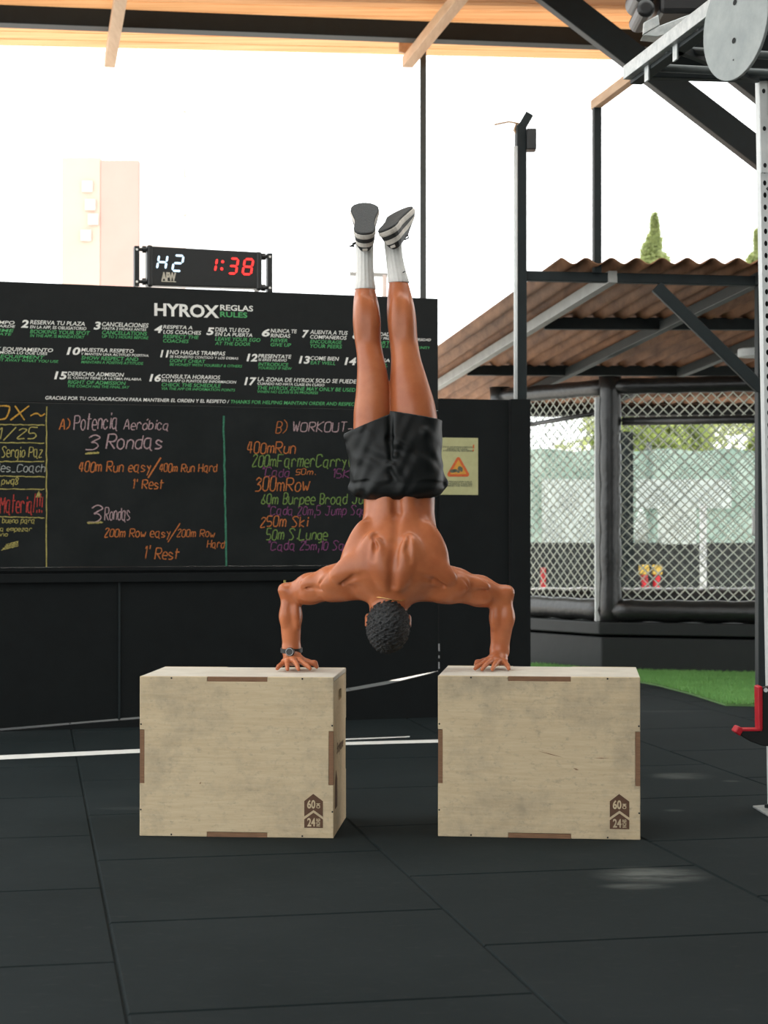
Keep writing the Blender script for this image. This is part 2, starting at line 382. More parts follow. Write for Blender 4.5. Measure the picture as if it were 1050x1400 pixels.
B0 = at(0, 16, 13.35); B1 = at(850, 47, 14.0); dB = (B1 - B0)
b0 = B0 - dB * .15; b1 = B1 + dB * .5; b0.z = b1.z = 4.955
thing_bar('roof_beam', b0, b1, .14, .135, M['steel_dark'], 'long dark steel beam running across the whole underside of the orange roof', 'beam')
def rafter(e, top, label):
    E = at(*e, 14.25); S = E - U * 11.5; E.z = S.z = 4.845
    return thing_bar('roof_rafter', S, E, .085, .085, M['rafter_wood'], label, 'rafter', 'light roof rafters', bevel=.003)
rafter((150, 85), 0, 'light wooden rafter at the upper left, its end poking out beneath the dark roof beam')
r2 = rafter((557, 95), 0, 'light wooden rafter above the raised feet, crossing under the dark roof beam')
gp = at(566, 75, 14.2); gm = MB(); gm.prism([gp, gp + Z * .14, gp + Z * .14 - V * .12, gp + Z * .02 - V * .12], U * .03); gm.build('bracket', M['rafter_wood'], r2)
gd = MB(); gd.box(2.02, 6, 13.2, 13.45, 4.5, 4.98); gd.box(2.02, 6, 12.2, 13.2, 4.94, 4.98)
tag(gd.build('roof_girder', M['steel_dark'], origin=(4, 13.3, 4.5)), 'deep dark girder in the upper right corner behind the pull-up rig', 'beam')

def slant(p0, p1, w, d, label, name='knee_brace', m='steel_dark', cat='brace', group='dark slanting roof braces'):
    dv = (p1 - p0).normalized(); nrm = Vector((0, 1, 0)); 
    mb = MB(); mb.bar(p0, p1, w, d, up=dv.cross(nrm).cross(dv)); 
    return tag(mb.build(name, M[m], origin=p1, bevel=.006), label, cat, group)
p0 = at(640, -95, 13.0); p1 = at(1145, 293, 13.0)
slant(p0, p1, .185, .12, 'wide dark diagonal brace crossing the bright sky at the upper right')
p0 = at(930, 40, 13.0); p1 = at(1145, 209, 13.0)
slant(p0, p1, .15, .12, 'short dark diagonal brace showing beside the round grey disc')
ew = MB(); ew.box(4.6, 4.75, -4, 8.2, 0, 4.9); ew.build('light_block_east', M['steel_grey'], kind='structure')  # unseen wall added to block light from the right
fw = MB(); fw.box(.6, 4.6, -4.15, -4, 0, 4.9); fw.build('light_block_front', M['steel_grey'], kind='structure')  # unseen wall added to cut the light from behind the camera
thing_bar('roof_column', (3.34, 13.05, -.02), (3.34, 13.05, 4.9), .16, .16, M['steel_dark'], 'tall dark roof column just right of the frame carrying the diagonal braces', 'column', up=V)
thing_bar('slim_post', at(578.5, 720, 14.3) * 1.0 - Z * 1.1, at(578.5, 60, 14.3), .05, .05, M['steel_grey'], 'slim grey post rising behind the black sign wall to the roof', 'post')

# ------------------------------------------------------------------ the black wall with sign and chalkboard
W0 = Vector((-2.168, 10.16, 0)); W1 = Vector((.329, 10.93, 0)); WE = (W1 - W0).normalized(); WN = Vector((WE.y, -WE.x, 0))
def bp(px, py, off=0.0):
    d = ray(px, py); c = Vector((0, 0, CAMZ)); P = W0 + WN * off
    return c + d * ((P - c).dot(WN) / d.dot(WN))
def sz(px, py, off=0.0):
    p = bp(px, py, off); return (p - W0).dot(WE), p.z
def wp(s, z, off=0.0): return W0 + WE * s + Z * z + WN * off
s_end = sz(599, 600)[0]; s_post = sz(724, 700)[0]
top_l = sz(-200, 380)[1]
# lower wall: black sheets whose wavy lower hem leaves a slit of daylight
hem = [(-260, 1016), (0, 996), (60, 991), (120, 986), (190, 980), (260, 970), (330, 962), (400, 952), (480, 940), (530, 931), (590, 919), (599, 917)]
ker = [(-260, 1020), (0, 999), (60, 994), (120, 988.5), (190, 983), (260, 974), (330, 966), (400, 956.5), (480, 944.5), (530, 935.5), (590, 921), (599, 918)]
wl = MB()
up = [wp(*sz(x, y)) for x, y in hem]; tz = sz(0, 776)[1] - .0225
topz = [wp(sz(x, y)[0], tz) for x, y in hem]
wl.prism(up + topz[::-1], -WN * .03)
wl.prism([wp(s_end, sz(599, 917)[1]), wp(s_end, tz + .75), wp(s_end - .01, tz + .75), wp(s_end - .01, tz)], -WN * .03)
wl.build('wall_back', M['black_panel'], kind='structure')
kb = MB(); kp = [wp(*sz(x, y)) for x, y in ker]; kz = [Vector((p.x, p.y, -.03)) for p in kp]
kb.prism(kp + kz[::-1], -WN * .03); kb.build('baseboard_back', M['black_panel'], kind='structure')
# narrow cover strips over the joints of the sheets, ledge under the chalkboard
st = MB()
for x, ya, yb in ((163, 794, 984), (-40, 794, 1000), (390, 794, 953)):
    a = sz(x, ya); b = sz(x, yb); st.prism([wp(a[0] - .006, b[1], 0), wp(a[0] + .006, b[1], 0), wp(a[0] + .006, a[1], 0), wp(a[0] - .006, a[1], 0)], WN * .008)
st.build('trim_1', M['steel_dark'], kind='structure')
lg = MB(); a = sz(0, 790)[1]; lg.prism([wp(-2, a - .03), wp(s_end, a - .03), wp(s_end, a + .02), wp(-2, a + .02)], WN * .025); lg.build('trim_2', M['black_panel'], kind='structure', bevel=.003)
# right-hand black panel up to the corner post
zr = sz(660, 546)[1]
rp = MB(); rp.prism([wp(s_end + .006, -.02), wp(s_post - .135, -.02), wp(s_post - .135, zr), wp(s_end + .006, zr)], -WN * .03); rp.build('wall_right', M['black_panel'], kind='structure', bevel=.003)
cpst = MB(); cpst.prism([wp(s_post - .13, -.02, .02), wp(s_post, -.02, .02), wp(s_post, zr + .005, .02), wp(s_post - .13, zr + .005, .02)], -WN * .12); cpst.build('trim_3', M['black_panel'], kind='structure', bevel=.004)
# daylight spots at the sheet joint, put in as small silver strips
jt = MB()
for y0, y1 in ((880, 890), (896, 900), (905, 914)):
    a = sz(600, y0); b = sz(600, y1); jt.prism([wp(a[0] - .004, b[1], .002), wp(a[0] + .003, b[1], .002), wp(a[0] + .003, a[1], .002), wp(a[0] - .004, a[1], .002)], WN * .004)
jt.build('light_spots', M['seam_silver'], kind='structure')

sb_z0 = sz(0, 549)[1]; sb_z1 = sz(0, 384.5)[1]
sign = empty('rules_sign', wp(1.0, sb_z0), 0, 'black sign board of white and green gym rules above the chalkboard', 'sign')
mb = MB(); mb.prism([wp(-2, sb_z0), wp(s_end, sb_z0), wp(s_end, sb_z1), wp(-2, sb_z1)], -WN * .05); mb.build('panel', M['sign_black'], sign, bevel=.003)
OFF = .0012
def sign_line(mb, txt, x0, x1, yt, yb, bold=.010, shear=.2, right=False):
    s0, z0 = sz(x0, yb, OFF); z1 = sz(x0, yt, OFF)[1]; s1 = sz(x1, yb + (x1 - x0) * .02, OFF)[0]
    text_into(mb, txt, wp(s0, z0, OFF), WE, Z, s1 - s0, (z1 - z0) * .76, bold, shear)
mb = MB(); sign_line(mb, 'HYROX', 211, 299.5, 410, 431, .03, 0); mb.build('title', M['white_print'], sign, fix=False)
mb = MB(); sign_line(mb, 'REGLAS', 301, 346, 414.5, 424, .02, 0); mb.build('subtitle', M['white_print'], sign, fix=False, label='white subtitle word')
mb = MB(); sign_line(mb, 'RULES', 301, 338, 424, 433, .02, 0); mb.build('subtitle', M['green_print'], sign, fix=False, label='green subtitle word')
RULES = [
 (None, [('LLEGA A TIEMPO', -60, 20, 435, 441, 0), ('NO LLEGUES TARDE', -60, 21, 441, 445.5, 0), ('BE ON TIME', -52, 19, 446.5, 452, 1), ('DO NOT BE LATE', -60, 16, 452, 456.5, 1)]),
 (('2', 28.5, 39, 434.6, 447.5), [('RESERVA TU PLAZA', 41, 116, 436, 443, 0), ('EN LA APP, ES OBLIGATORIO', 41, 118, 443.6, 448.8, 0), ('BOOKING YOUR SPOT', 41, 123, 448.8, 455.5, 1), ('IN THE APP, IS MANDATORY', 41, 116, 455.5, 460.5, 1)]),
 (('3', 128, 138, 437, 450), [('CANCELACIONES', 139.5, 203, 438.5, 445.8, 0), ('HASTA 2 HORAS ANTES', 139.5, 200, 446, 450.5, 0), ('CANCELLATIONS', 139.5, 201, 450.2, 457, 1), ('UP TO 2 HOURS BEFORE', 139.5, 203, 457, 461.8, 1)]),
 (('4', 211, 222, 442, 454.5), [('RESPETA A', 223, 263, 443, 449, 0), ('LOS COACHES', 223, 275, 449.5, 456, 0), ('RESPECT THE', 223, 272, 456, 462, 1), ('COACHES', 223, 258, 462, 468, 1)]),
 (('5', 282, 293, 445, 457.5), [('DEJA TU EGO', 294, 341, 446, 453, 0), ('EN LA PUERTA', 294, 345, 453, 459, 0), ('LEAVE YOUR EGO', 294, 356, 459, 465.5, 1), ('AT THE DOOR', 294, 342, 465.5, 471.5, 1)]),
 (('6', 358, 369, 447, 459.5), [('NUNCA TE', 370, 406, 448, 454.5, 0), ('RINDAS', 370, 397, 454.5, 461, 0), ('NEVER', 370, 393, 461.2, 467.2, 1), ('GIVE UP', 370, 398, 467.3, 473.3, 1)]),
 (('7', 413, 422.5, 448.5, 461), [('ALIENTA A TUS', 424, 475.5, 449.5, 456.3, 0), ('COMPAÑEROS', 424, 474, 456.5, 462.8, 0), ('ENCOURAGE', 424, 467.5, 463, 469, 1), ('YOUR PEERS', 424, 467.5, 469, 475.2, 1)]),
 (('8', 482, 492, 450, 463), [('COMUNIDAD', 494, 533, 452, 458.5, 0), ('FOMENTA Y PROLONGA LA DIVERSIDAD', 494, 589, 459, 463.3, 0), ('SUPPORT', 494, 534, 464, 470, 1), ('ENCOURAGE A STRONG COMMUNITY', 494, 588, 470, 474.5, 1)]),
 (None, [('LIMPIEZA Y EQUIPAMIENTO', -48, 72.5, 471.5, 478, 0), ('LIMPIA Y ACOMODA LO QUE USES', -45, 65, 477.5, 482.2, 0), ('CARE & EQUIPMENT', -40, 61, 482.2, 488.2, 1), ('CLEAN AND PUT AWAY WHAT YOU USE', -48, 80, 488, 492.6, 1)]),
 (('10', 91, 110, 472, 484.5), [('MUESTRA RESPETO', 111, 183, 474, 480.5, 0), ('Y MANTEN UNA ACTITUD POSITIVA', 111, 203, 481, 485.2, 0), ('SHOW RESPECT AND', 111, 189, 485, 491.5, 1), ('MAINTAIN A POSITIVE ATTITUDE', 111, 196, 491.8, 496.5, 1)]),
 (('11', 219, 231, 476, 488), [('NO HAGAS TRAMPAS', 232, 308, 477, 484, 0), ('SE HONESTO CONTIGO Y LOS DEMAS', 232, 326, 484.8, 489, 0), ("DON'T CHEAT", 232, 281, 489.2, 495, 1), ('BE HONEST WITH YOURSELF & OTHERS', 232, 331, 495.3, 499.8, 1)]),
 (('12', 337, 352, 481, 493.5), [('PRESENTATE', 353, 398.5, 482.5, 489, 0), ('SI ERES NUEVO', 353, 392, 489, 493.3, 0), ('INTRODUCE', 353, 394.5, 494, 500, 1), ('YOURSELF IF NEW', 353, 399, 500, 504.5, 1)]),
 (('13', 408.5, 424, 484, 496.5), [('COME BIEN', 424.5, 463.5, 485.5, 492, 0), ('EAT WELL', 424.5, 458.5, 492, 498, 1)]),
 (('14', 471, 487, 486, 498.5), [('DESCANSA', 488, 533, 488, 494, 0), ('REST WELL', 488, 530, 494.5, 500.5, 1)]),
 (('15', 74, 92, 505, 518), [('DERECHO ADMISION', 92.5, 169.5, 506.5, 513.2, 0), ('EL COACH TIENE LA ULTIMA PALABRA', 92.5, 193, 513.5, 517.8, 0), ('RIGHT OF ADMISSION', 92.5, 172, 518.3, 524.5, 1), ('THE COACH HAS THE FINAL SAY', 92.5, 177, 524.7, 529.3, 1)]),
 (('16', 204, 220, 509, 521), [('CONSULTA HORARIOS', 221, 301, 510, 516.8, 0), ('EN LA APP O PUNTOS DE INFORMACION', 221, 323, 517.2, 521.8, 0), ('CHECK THE SCHEDULE', 221, 302, 521.8, 528, 1), ('VIA THE APP OR INFORMATION POINTS', 221, 321.5, 528.3, 532.8, 1)]),
 (('17', 334, 351, 513, 526), [('LA ZONA DE HYROX SOLO SE PUEDE USAR', 352, 508, 514, 521, 0), ('CUANDO NO HAYA CLASE EN CURSO', 352, 443.5, 521.5, 526, 0), ('THE HYROX ZONE MAY ONLY BE USED', 352, 486, 526, 532.5, 1), ('WHEN NO CLASS IS IN PROGRESS', 352, 435, 532.6, 537, 1)]),
]
for num, lines in RULES:
    if num:
        mb = MB(); sign_line(mb, num[0], *num[1:], bold=.03); mb.build('rule_number', M['white_print'], sign, fix=False)
    a = MB(); b = MB()
    for (t, x0, x1, yt, yb, gcol) in lines: sign_line(b if gcol else a, t, x0, x1, yt, yb)
    a.build('rule_heading', M['white_print'], sign, fix=False); b.build('rule_translation', M['green_print'], sign, fix=False)
mb = MB(); sign_line(mb, 'GRACIAS POR TU COLABORACION PARA MANTENER EL ORDEN Y EL RESPETO /', 62, 313.5, 540, 546); mb.build('thank_you_line', M['white_print'], sign, fix=False, label='white closing line')
mb = MB(); sign_line(mb, 'THANKS FOR HELPING MAINTAIN ORDER AND RESPECT', 315.5, 489, 545.4, 551.4); mb.build('thank_you_line', M['green_print'], sign, fix=False, label='green closing line')

# chalkboard
cz1 = sb_z0 - .003; cz0 = sz(0, 776)[1]
cb = empty('chalkboard', wp(1.0, cz0), 0, 'large black chalkboard covered in coloured handwriting below the rules sign', 'chalkboard')
mb = MB(); mb.prism([wp(-2, cz0), wp(s_end, cz0), wp(s_end, cz1), wp(-2, cz1)], -WN * .05); mb.build('slate', M['slate'], cb, bevel=.002)
mb = MB(); mb.prism([wp(-2, cz0 - .022), wp(s_end, cz0 - .022), wp(s_end, cz0), wp(-2, cz0)], WN * .02); mb.build('ledge', M['black_panel'], cb, bevel=.002)
for x, y0, y1 in ((302, 563, 720),):
    pass
CH = .0015
def chalk(txt, x0, x1, yt, yb, col, w=.010, dy=0.0):
    w = w * .64
    mb = MB(); L, wid = strokes(txt); s0, z0 = sz(x0, yb, CH); z1 = sz(x0, yt, CH)[1]; s1, z2 = sz(x1, yb + dy, CH)
    kx = (s1 - s0) / wid; kz = (z1 - z0) / 6
    for st_ in L:
        pl = [(p[0] * kx, p[1] * kz) for p in st_]
        ribbon(mb, smooth_line(pl), w, lambda p: wp(s0 + p.x, z0 + p.y + (z2 - z0) * p.x / (s1 - s0), CH))
    mb.build('chalk_writing', M['chalk_' + col], cb, fix=False)
def chalk_line(x0, y0, x1, y1, col, w=.010, name='chalk_line'):
    w = w * .85
    mb = MB(); a = Vector(sz(x0, y0, CH)); b = Vector(sz(x1, y1, CH)); n = 24
    ribbon(mb, [a.lerp(b, i / n) + Vector((rnd.uniform(-.002, .002), rnd.uniform(-.002, .002))) for i in range(n + 1)], w, lambda p: wp(p.x, p.y, CH)); mb.build(name, M['chalk_' + col], cb, fix=False)
chalk_line(63.5, 556, 63.5, 775, 'yellow', .008)
for y0, y1 in ((580, 581), (604, 606), (631, 631), (650, 652), (668, 669), (705, 708)): chalk_line(-40, y0, 61, y1, 'yellow', .007)
chalk('HYROX~', -78, 59, 555, 574, 'amber', .013); chalk('14/11/25', -52, 48, 586, 600, 'yellow', .010)
chalk('Sergio Paz', 2, 57, 610, 625, 'yellow', .008); chalk('les_Coach', -3, 61, 634, 645, 'white', .008); chalk('pwq8', 2, 24, 653, 662, 'yellow', .008)
chalk('Material!!!', 0, 57, 677, 701, 'red', .010); chalk('bueno para', 3, 47, 708, 715, 'yellow', .006); chalk('a empezar', 0, 43, 720, 726, 'yellow', .006); chalk('uno', -4, 10, 728, 733, 'yellow', .006)
for k in range(4): chalk_line(2 + k * 2, 752 - k * 2.4, 25, 746 - k * 2, 'yellow', .006)
mb = MB(); mb.add([wp(*sz(48.5, 680, CH), CH), wp(*sz(57, 680, CH), CH), wp(*sz(53, 670.5, CH), CH)], [(0, 1, 2)]); mb.build('chalk_triangle', M['chalk_yellow'], cb, fix=False)
chalk('A)', 81, 94, 573, 587, 'orange'); chalk('Potencia', 101, 160, 568, 588, 'pink', dy=-2); chalk('Aeróbica', 169, 230, 574, 587, 'pink', .009)
chalk('3', 117, 132, 594, 614, 'pink', .011); chalk_line(117, 620, 135, 619, 'yellow', .013); chalk('Rondas', 145, 220, 594, 613, 'pink', .012)
chalk('400m Run easy', 108, 205, 632, 645, 'orange'); chalk('/', 203, 216, 628, 650, 'orange', .012); chalk('400m Run Hard', 218, 296, 634, 645, 'orange', .009); chalk("1' Rest", 181, 223, 655, 668, 'orange')
chalk('3', 121, 136, 690, 713, 'pink', .011); chalk_line(119, 715, 140, 714, 'yellow', .013); chalk('Rondas', 143, 177, 693, 711, 'pink', .009)
chalk('200m Row easy', 143, 232, 723, 734, 'orange', .009); chalk('/', 230, 243, 720, 738, 'orange'); chalk('200m Row', 242, 293, 724, 734, 'orange', .008); chalk('Hard', 283, 306, 739, 749, 'orange', .008); chalk("1' Rest", 197, 244, 749, 764, 'orange')
chalk_line(305.5, 568, 309.5, 774, 'teal', .013)
chalk('B)', 377, 391, 577, 592, 'orange', .007); chalk('WORKOUT-P', 400, 492, 577, 590, 'pink', .009); chalk('400mRun', 338, 403, 605, 620, 'orange'); chalk('200mFarmerCarry(P', 345, 488, 622, 638, 'green')
chalk('"Cada', 358, 396, 640, 652, 'purple', .008); chalk('50m.', 404, 431, 641, 649, 'orange', .007); chalk('15Kg', 455, 486, 641, 653, 'purple', .008); chalk('300mRow', 349, 422, 653, 671, 'orange')
chalk('60m Burpee Broad Jump', 357, 512, 675, 689, 'green'); chalk('"Cada 20m,5 Jump Squat', 366, 514, 692, 704, 'purple', .008); chalk('250m Ski', 356, 420, 706, 720, 'orange')
chalk('50m S.Lunge', 364, 447, 724, 738, 'green'); chalk('"Cada 25m,10 Squat', 366, 492, 740, 752, 'purple', .009)
mb = MB(); a = wp(*sz(387.5, 793), 0.03); b = wp(*sz(387.5, 804), 0.03); mb.tube([a, a.lerp(b, .5), b], .007, 8)
tag(mb.build('chalk_stick', M['chalk_yellow'], origin=b), 'pale green chalk stick standing at the ledge above the bent elbow', 'chalk')

# warning notice on the right-hand panel
no = empty('warning_notice', bp(629, 676), 0, 'pale yellow notice with an orange warning triangle on the black panel', 'sign')
N0 = .003
q = [(sz(601, 677), 0), (sz(653.5, 676), 0), (sz(653.5, 598.5), 0), (sz(601, 598.5), 0)]
sa = sz(600, 677)[0]; sb = sz(653.5, 677)[0]; za = sz(629, 676.5)[1]; zb = sz(629, 598.5)[1]
mb = MB(); mb.prism([wp(sa, za), wp(sb, za), wp(sb, zb), wp(sa, zb)], WN * .002); mb.build('sheet', M['paper_yellow'], no)
T = [sz(611, 650.5), sz(641.5, 650.5), sz(626.5, 624)]
ctr = Vector((sum(t[0] for t in T) / 3, sum(t[1] for t in T) / 3))
mb = MB(); rr = []
for t in T:
    p = Vector(t); d = (ctr - p).normalized()
    for ang in (-50, -25, 0, 25, 50):
        a = math.atan2(-d.y, -d.x) + R(ang); rr.append(p + d * .018 + Vector((math.cos(a), math.sin(a))) * .014)
mb.prism([wp(p.x, p.y, N0) for p in rr], WN * .0005); mb.build('triangle_border', M['tri_red'], no)
mb = MB(); mb.prism([wp(*(Vector(t) * .74 + ctr * .26), N0 + .0008) for t in T], WN * .0005); mb.build('triangle_field', M['tri_orange'], no)
mb = MB()
def blob(x, y, rx, ry, k=10):
    c = Vector(sz(x, y)); mb.prism([wp(c.x + rx * math.cos(2 * math.pi * i / k), c.y + ry * math.sin(2 * math.pi * i / k), N0 + .0016) for i in range(k)], WN * .0004)
blob(618.5, 644, .020, .011); blob(622, 643.4, .016, .010); blob(628, 640.5, .014, .016, 6); blob(630.5, 642, .010, .016, 7); blob(626.5, 645, .010, .008)
mb.build('pictogram', M['ink'], no)
mb = MB()
for (t, x0, x1, yt, yb) in (('ZONA DE ENTRENAMIENTO', 604.5, 646, 610, 611.8), ('RIESGO DE CAIDA', 611, 639, 612.6, 614.6), ('ATENCION AL MATERIAL', 605, 647, 615, 617), ('PRECAUCION SUELO', 613, 645, 657.5, 659.6), ('TRAINING ZONE RISK', 613, 646, 660.4, 662.4), ('MIND THE WEIGHTS', 612, 645, 663, 665)):
    s0, z0 = sz(x0, yb); z1 = sz(x0, yt)[1]; s1 = sz(x1, yb)[0]; text_into(mb, t, wp(s0, z0, N0 + .0006), WE, Z, s1 - s0, z1 - z0, .02)
mb.build('small_print', M['ink'], no, fix=False)
mb = MB()
for (x0, y0, x1, y1) in ((647, 608, 647.6, 613), (646.5, 614.5, 646.7, 617)):
    a = sz(x0, y0); b = sz(x1, y1); mb.prism([wp(a[0] - .004, b[1], N0 + .001), wp(a[0] + .004, b[1], N0 + .001), wp(a[0] + .006, a[1], N0 + .001), wp(a[0] - .003, a[1], N0 + .001)], WN * .0004)
mb.build('red_mark', M['tri_red'], no)

# timer clock on top of the wall
CK = -.02
def kp_(px, py, off=0): return bp(px, py, CK + off)
tm = empty('timer_clock', kp_(280, 396), 0, 'black digital timer with red and white digits on top of the sign wall', 'clock')
def slab(mb, x0, x1, y0l, y1l, y0r, y1r, off, th):
    mb.prism([kp_(x0, y1l, off), kp_(x1, y1r, off), kp_(x1, y0r, off), kp_(x0, y0l, off)], -WN * th)
mb = MB(); slab(mb, 207, 352, 336.5, 390, 344.5, 394.5, 0, .07); mb.build('case', M['black_plastic'], tm, bevel=.006)
mb = MB(); slab(mb, 201.5, 209.5, 334.5, 391.5, 335, 392, .006, .085); mb.build('end_cap', M['black_plastic'], tm, bevel=.012); mb = MB(); slab(mb, 350.5, 358.5, 343.5, 396.5, 344, 397, .006, .085); mb.build('end_cap', M['black_plastic'], tm, bevel=.012)
for x, yt, yb, sgn in ((187.5, 336, 391, 1), (369.5, 346, 399.5, -1)):
    mb = MB(); slab(mb, x - 3.6, x + 3.2, yt, yb, yt, yb, .0, .05); br = mb.build('mounting_bracket', M['black_plastic'], tm, bevel=.003)
    for yy in (yt + 5, yb - 6):
        mb = MB(); mb.tube([kp_(x, yy, -.02), kp_(x + sgn * 17, yy + sgn * .6, -.02)], .010, 10); mb.tube([kp_(x + sgn * 7, yy, -.02), kp_(x + sgn * 12, yy, -.02)], .020, 10); mb.build('thumb_screw', M['black_plastic'], br, smooth=False)
        mb = MB(); mb.disc(kp_(x - .3, yy, .003), WE, Z, .007, 10); mb.build('screw_head', M['white_print'], br, fix=False)
SEG = {'a': ((0, 2), (1, 2)), 'b': ((1, 2), (1, 1)), 'c': ((1, 1), (1, 0)), 'd': ((0, 0), (1, 0)), 'e': ((0, 1), (0, 0)), 'f': ((0, 2), (0, 1)), 'g': ((0, 1), (1, 1))}
DIG = {'H': 'bcefg', '2': 'abged', '1': 'bc', '3': 'abgcd', '8': 'abcdefg'}
def digit(ch, x0, x1, yt, yb, m, name='digit'):
    mb = MB(); o = .004; s0, z0 = sz(x0, yb, CK + o); s1 = sz(x1, yb, CK + o)[0]; z1 = sz(x0, yt, CK + o)[1]; hw = .0062
    for sg in DIG[ch]:
        (ax, ay), (bx, by) = SEG[sg]
        def pt(x, y): z = z0 + (z1 - z0) * y / 2; return Vector((s0 + (s1 - s0) * x + (z - z0) * .17, z))
        a = pt(ax, ay); b = pt(bx, by); d = (b - a).normalized(); nn = Vector((-d.y, d.x)) * hw; a = a + d * .0025; b = b - d * .0025
        poly = [a, a + d * hw + nn, b - d * hw + nn, b, b - d * hw - nn, a + d * hw - nn]
        mb.prism([wp(p.x, p.y, CK + o - .002) for p in poly], WN * .003)
    mb.build(name, m, tm)
digit('H', 214.5, 226, 348.5, 367.5, M['led_white']); digit('2', 235.5, 247.5, 349, 370, M['led_white'])
digit('1', 285, 294, 353, 370.5, M['led_red']); digit('3', 312, 322.5, 353.2, 373.6, M['led_red']); digit('8', 331.5, 343, 354, 374.6, M['led_red'])
mb = MB()
for y in (357.8, 367.6): mb.disc(kp_(304.5 - (y - 357) * .12, y, .004), WE, Z, .009, 12)
mb.build('colon', M['led_red'], tm, fix=False)
mb = MB(); s0, z0 = sz(220.5, 383, CK + .004); s1 = sz(240.5, 383, CK)[0]; z1 = sz(220, 372.8, CK)[1]
text_into(mb, 'AFW', wp(s0, z0, CK + .004), WE, Z, s1 - s0, z1 - z0, .06); a = sz(220.5, 385.2, CK); mb.prism([wp(s0, a[1], CK + .004), wp(s1, a[1], CK + .004), wp(s1, a[1] + .005, CK + .004), wp(s0, a[1] + .005, CK + .004)], WN * .0005)
mb.build('logo', M['logo_cream'], tm, fix=False)

# ------------------------------------------------------------------ corner post with camera, frame of the lean-to
PY = 11.16
pc = empty('camera_post', (at(711.5, 600, PY).x, PY, 0), 0, 'dark square post with a black device on top, at the black wall end', 'post')
mb = MB(); a = at(711.8, 200, PY); mb.bar((a.x, PY, zr), (a.x, PY, at(712, 172, PY).z), .062, .062, V); mb.build('post', M['steel_dark'], pc, bevel=.004)
mb = MB(); mb.bar(at(711, 178, PY), at(724, 156, PY), .05, .05); mb.build('arm', M['steel_dark'], pc, bevel=.003)
mb = MB(); c = at(726, 192, PY); mb.box(c.x - .03, c.x + .03, PY - .05, PY + .05, c.z - .065, c.z + .065); mb.build('device', M['black_plastic'], pc, bevel=.006)
mb = MB(); mb.tube([at(705, y, PY - .05) for y in (200, 300, 420, 546)], .012, 8); mb.build('conduit', M['white_steel'], pc, smooth=True)
mb = MB(); mb.tube([at(x, y, PY) for x, y in ((712, 170), (704, 168), (696, 166.5), (688, 168), (676, 170.5))], .006, 6); mb.tube([at(x, y, PY) for x, y in ((706, 170), (703, 178), (707, 184))], .008, 6); mb.build('cable', M['rafter_wood'], pc, smooth=True)

LY = 11.2
def lz(y): return 2.735 - .06 * (y - LY)
fb0 = at(716, 377.5, LY); fb1 = at(1062, 385.5, LY + .1)
thing_bar('lean_to_beam', fb0, fb1, .06, .06, M['steel_dark'], 'dark horizontal beam under the front edge of the wavy lean-to roof', 'beam')
cl = at(1040, 500, LY + .1)
thing_bar('lean_to_column', (cl.x, cl.y, -.02), (cl.x, cl.y, fb1.z - .03), .06, .06, M['steel_dark'], 'dark column at the right end of the lean-to beam, half hidden by the white upright', 'post', up=V)
slant(at(897, 392, LY), at(1040, 531, LY + .05), .075, .05, 'dark diagonal strut from the lean-to beam down to its column', 'lean_to_strut', group='lean-to struts')
p3 = at(816, 374, LY - .02); p3t = at(816, 146, LY - .02)
thing_bar('upper_post', p3, p3t, .048, .048, M['steel_dark'], 'short dark post standing on the lean-to beam below a pale arm', 'post', up=V)
a = p3t + Z * .02; thing_bar('overhead_bar', a + U * .05, a - U * 2.0, .05, .06, M['rafter_wood'], 'pale wooden arm reaching forward from the top of the short upper post', 'beam')
# corrugated lean-to sheet
def lean_to():
    X0 = 1.09; pitch = .156; n = 10; vs = []; cols = int(4.2 / pitch * n); rows = 12; Lr = 7.0
    for r in range(rows + 1):
        d = Lr * r / rows
        for c in range(cols + 1):
            x = X0 + c * pitch / n - U.x * 0 + U.x * d; y = LY - .12 + U.y * d
            vs.append((x, y, lz(y) + .055 + .019 * math.cos(2 * math.pi * c / n)))
    m = (cols + 1); mb = MB(); mb.add(vs, [(r * m + c, r * m + c + 1, (r + 1) * m + c + 1, (r + 1) * m + c) for r in range(rows) for c in range(cols)])
    o = mb.build('lean_to_roof', M['terracotta'], origin=(3, 14, 2.6), smooth=True, fix=False)
    sd = o.modifiers.new('solid', 'SOLIDIFY'); sd.thickness = .006
    tag(o, 'wavy terracotta lean-to roof seen from below over the cage', 'roof')
lean_to()
for px, lab, mm in ((838, 'light grey rafter nearest the left edge of the lean-to roof', 'grey_rafter'), (1045, 'dark rafter of the lean-to roof, right of the light grey one', 'rafter_dark'), (1255, 'dark rafter of the lean-to roof nearest the round white lamp', 'rafter_dark')):
    a = at(px, 388, LY); b = a + U * 6.8; a.z = lz(a.y) - .02; b.z = lz(b.y) - .02
    thing_bar('lean_to_rafter', a, b, .06, .075, M[mm], lab, 'rafter', 'rafters of the lean-to roof')
for yy, lab in ((13.0, 'front dark purlin crossing beneath the lean-to roof'), (15.3, 'middle dark purlin crossing beneath the lean-to roof'), (17.7, 'rear dark purlin under the far edge of the lean-to roof')):
    xl = 1.09 + U.x / U.y * (yy - LY) + .42
    thing_bar('lean_to_purlin', (xl, yy, lz(yy) + .0), (xl + 4.0, yy + .12, lz(yy) + .0), .07, .085, M['steel_dark'], lab, 'purlin', 'purlins of the lean-to roof')
mb = MB(); c = at(1031, 488, 13.2); mb.disc(c, Vector((1, 0, 0)), Vector((0, 1, 0)), .12, 24, .06); tag(mb.build('ceiling_lamp', M['white_steel'], origin=c, bevel=.01), 'small round white lamp under the lean-to roof beside the upright', 'lamp')
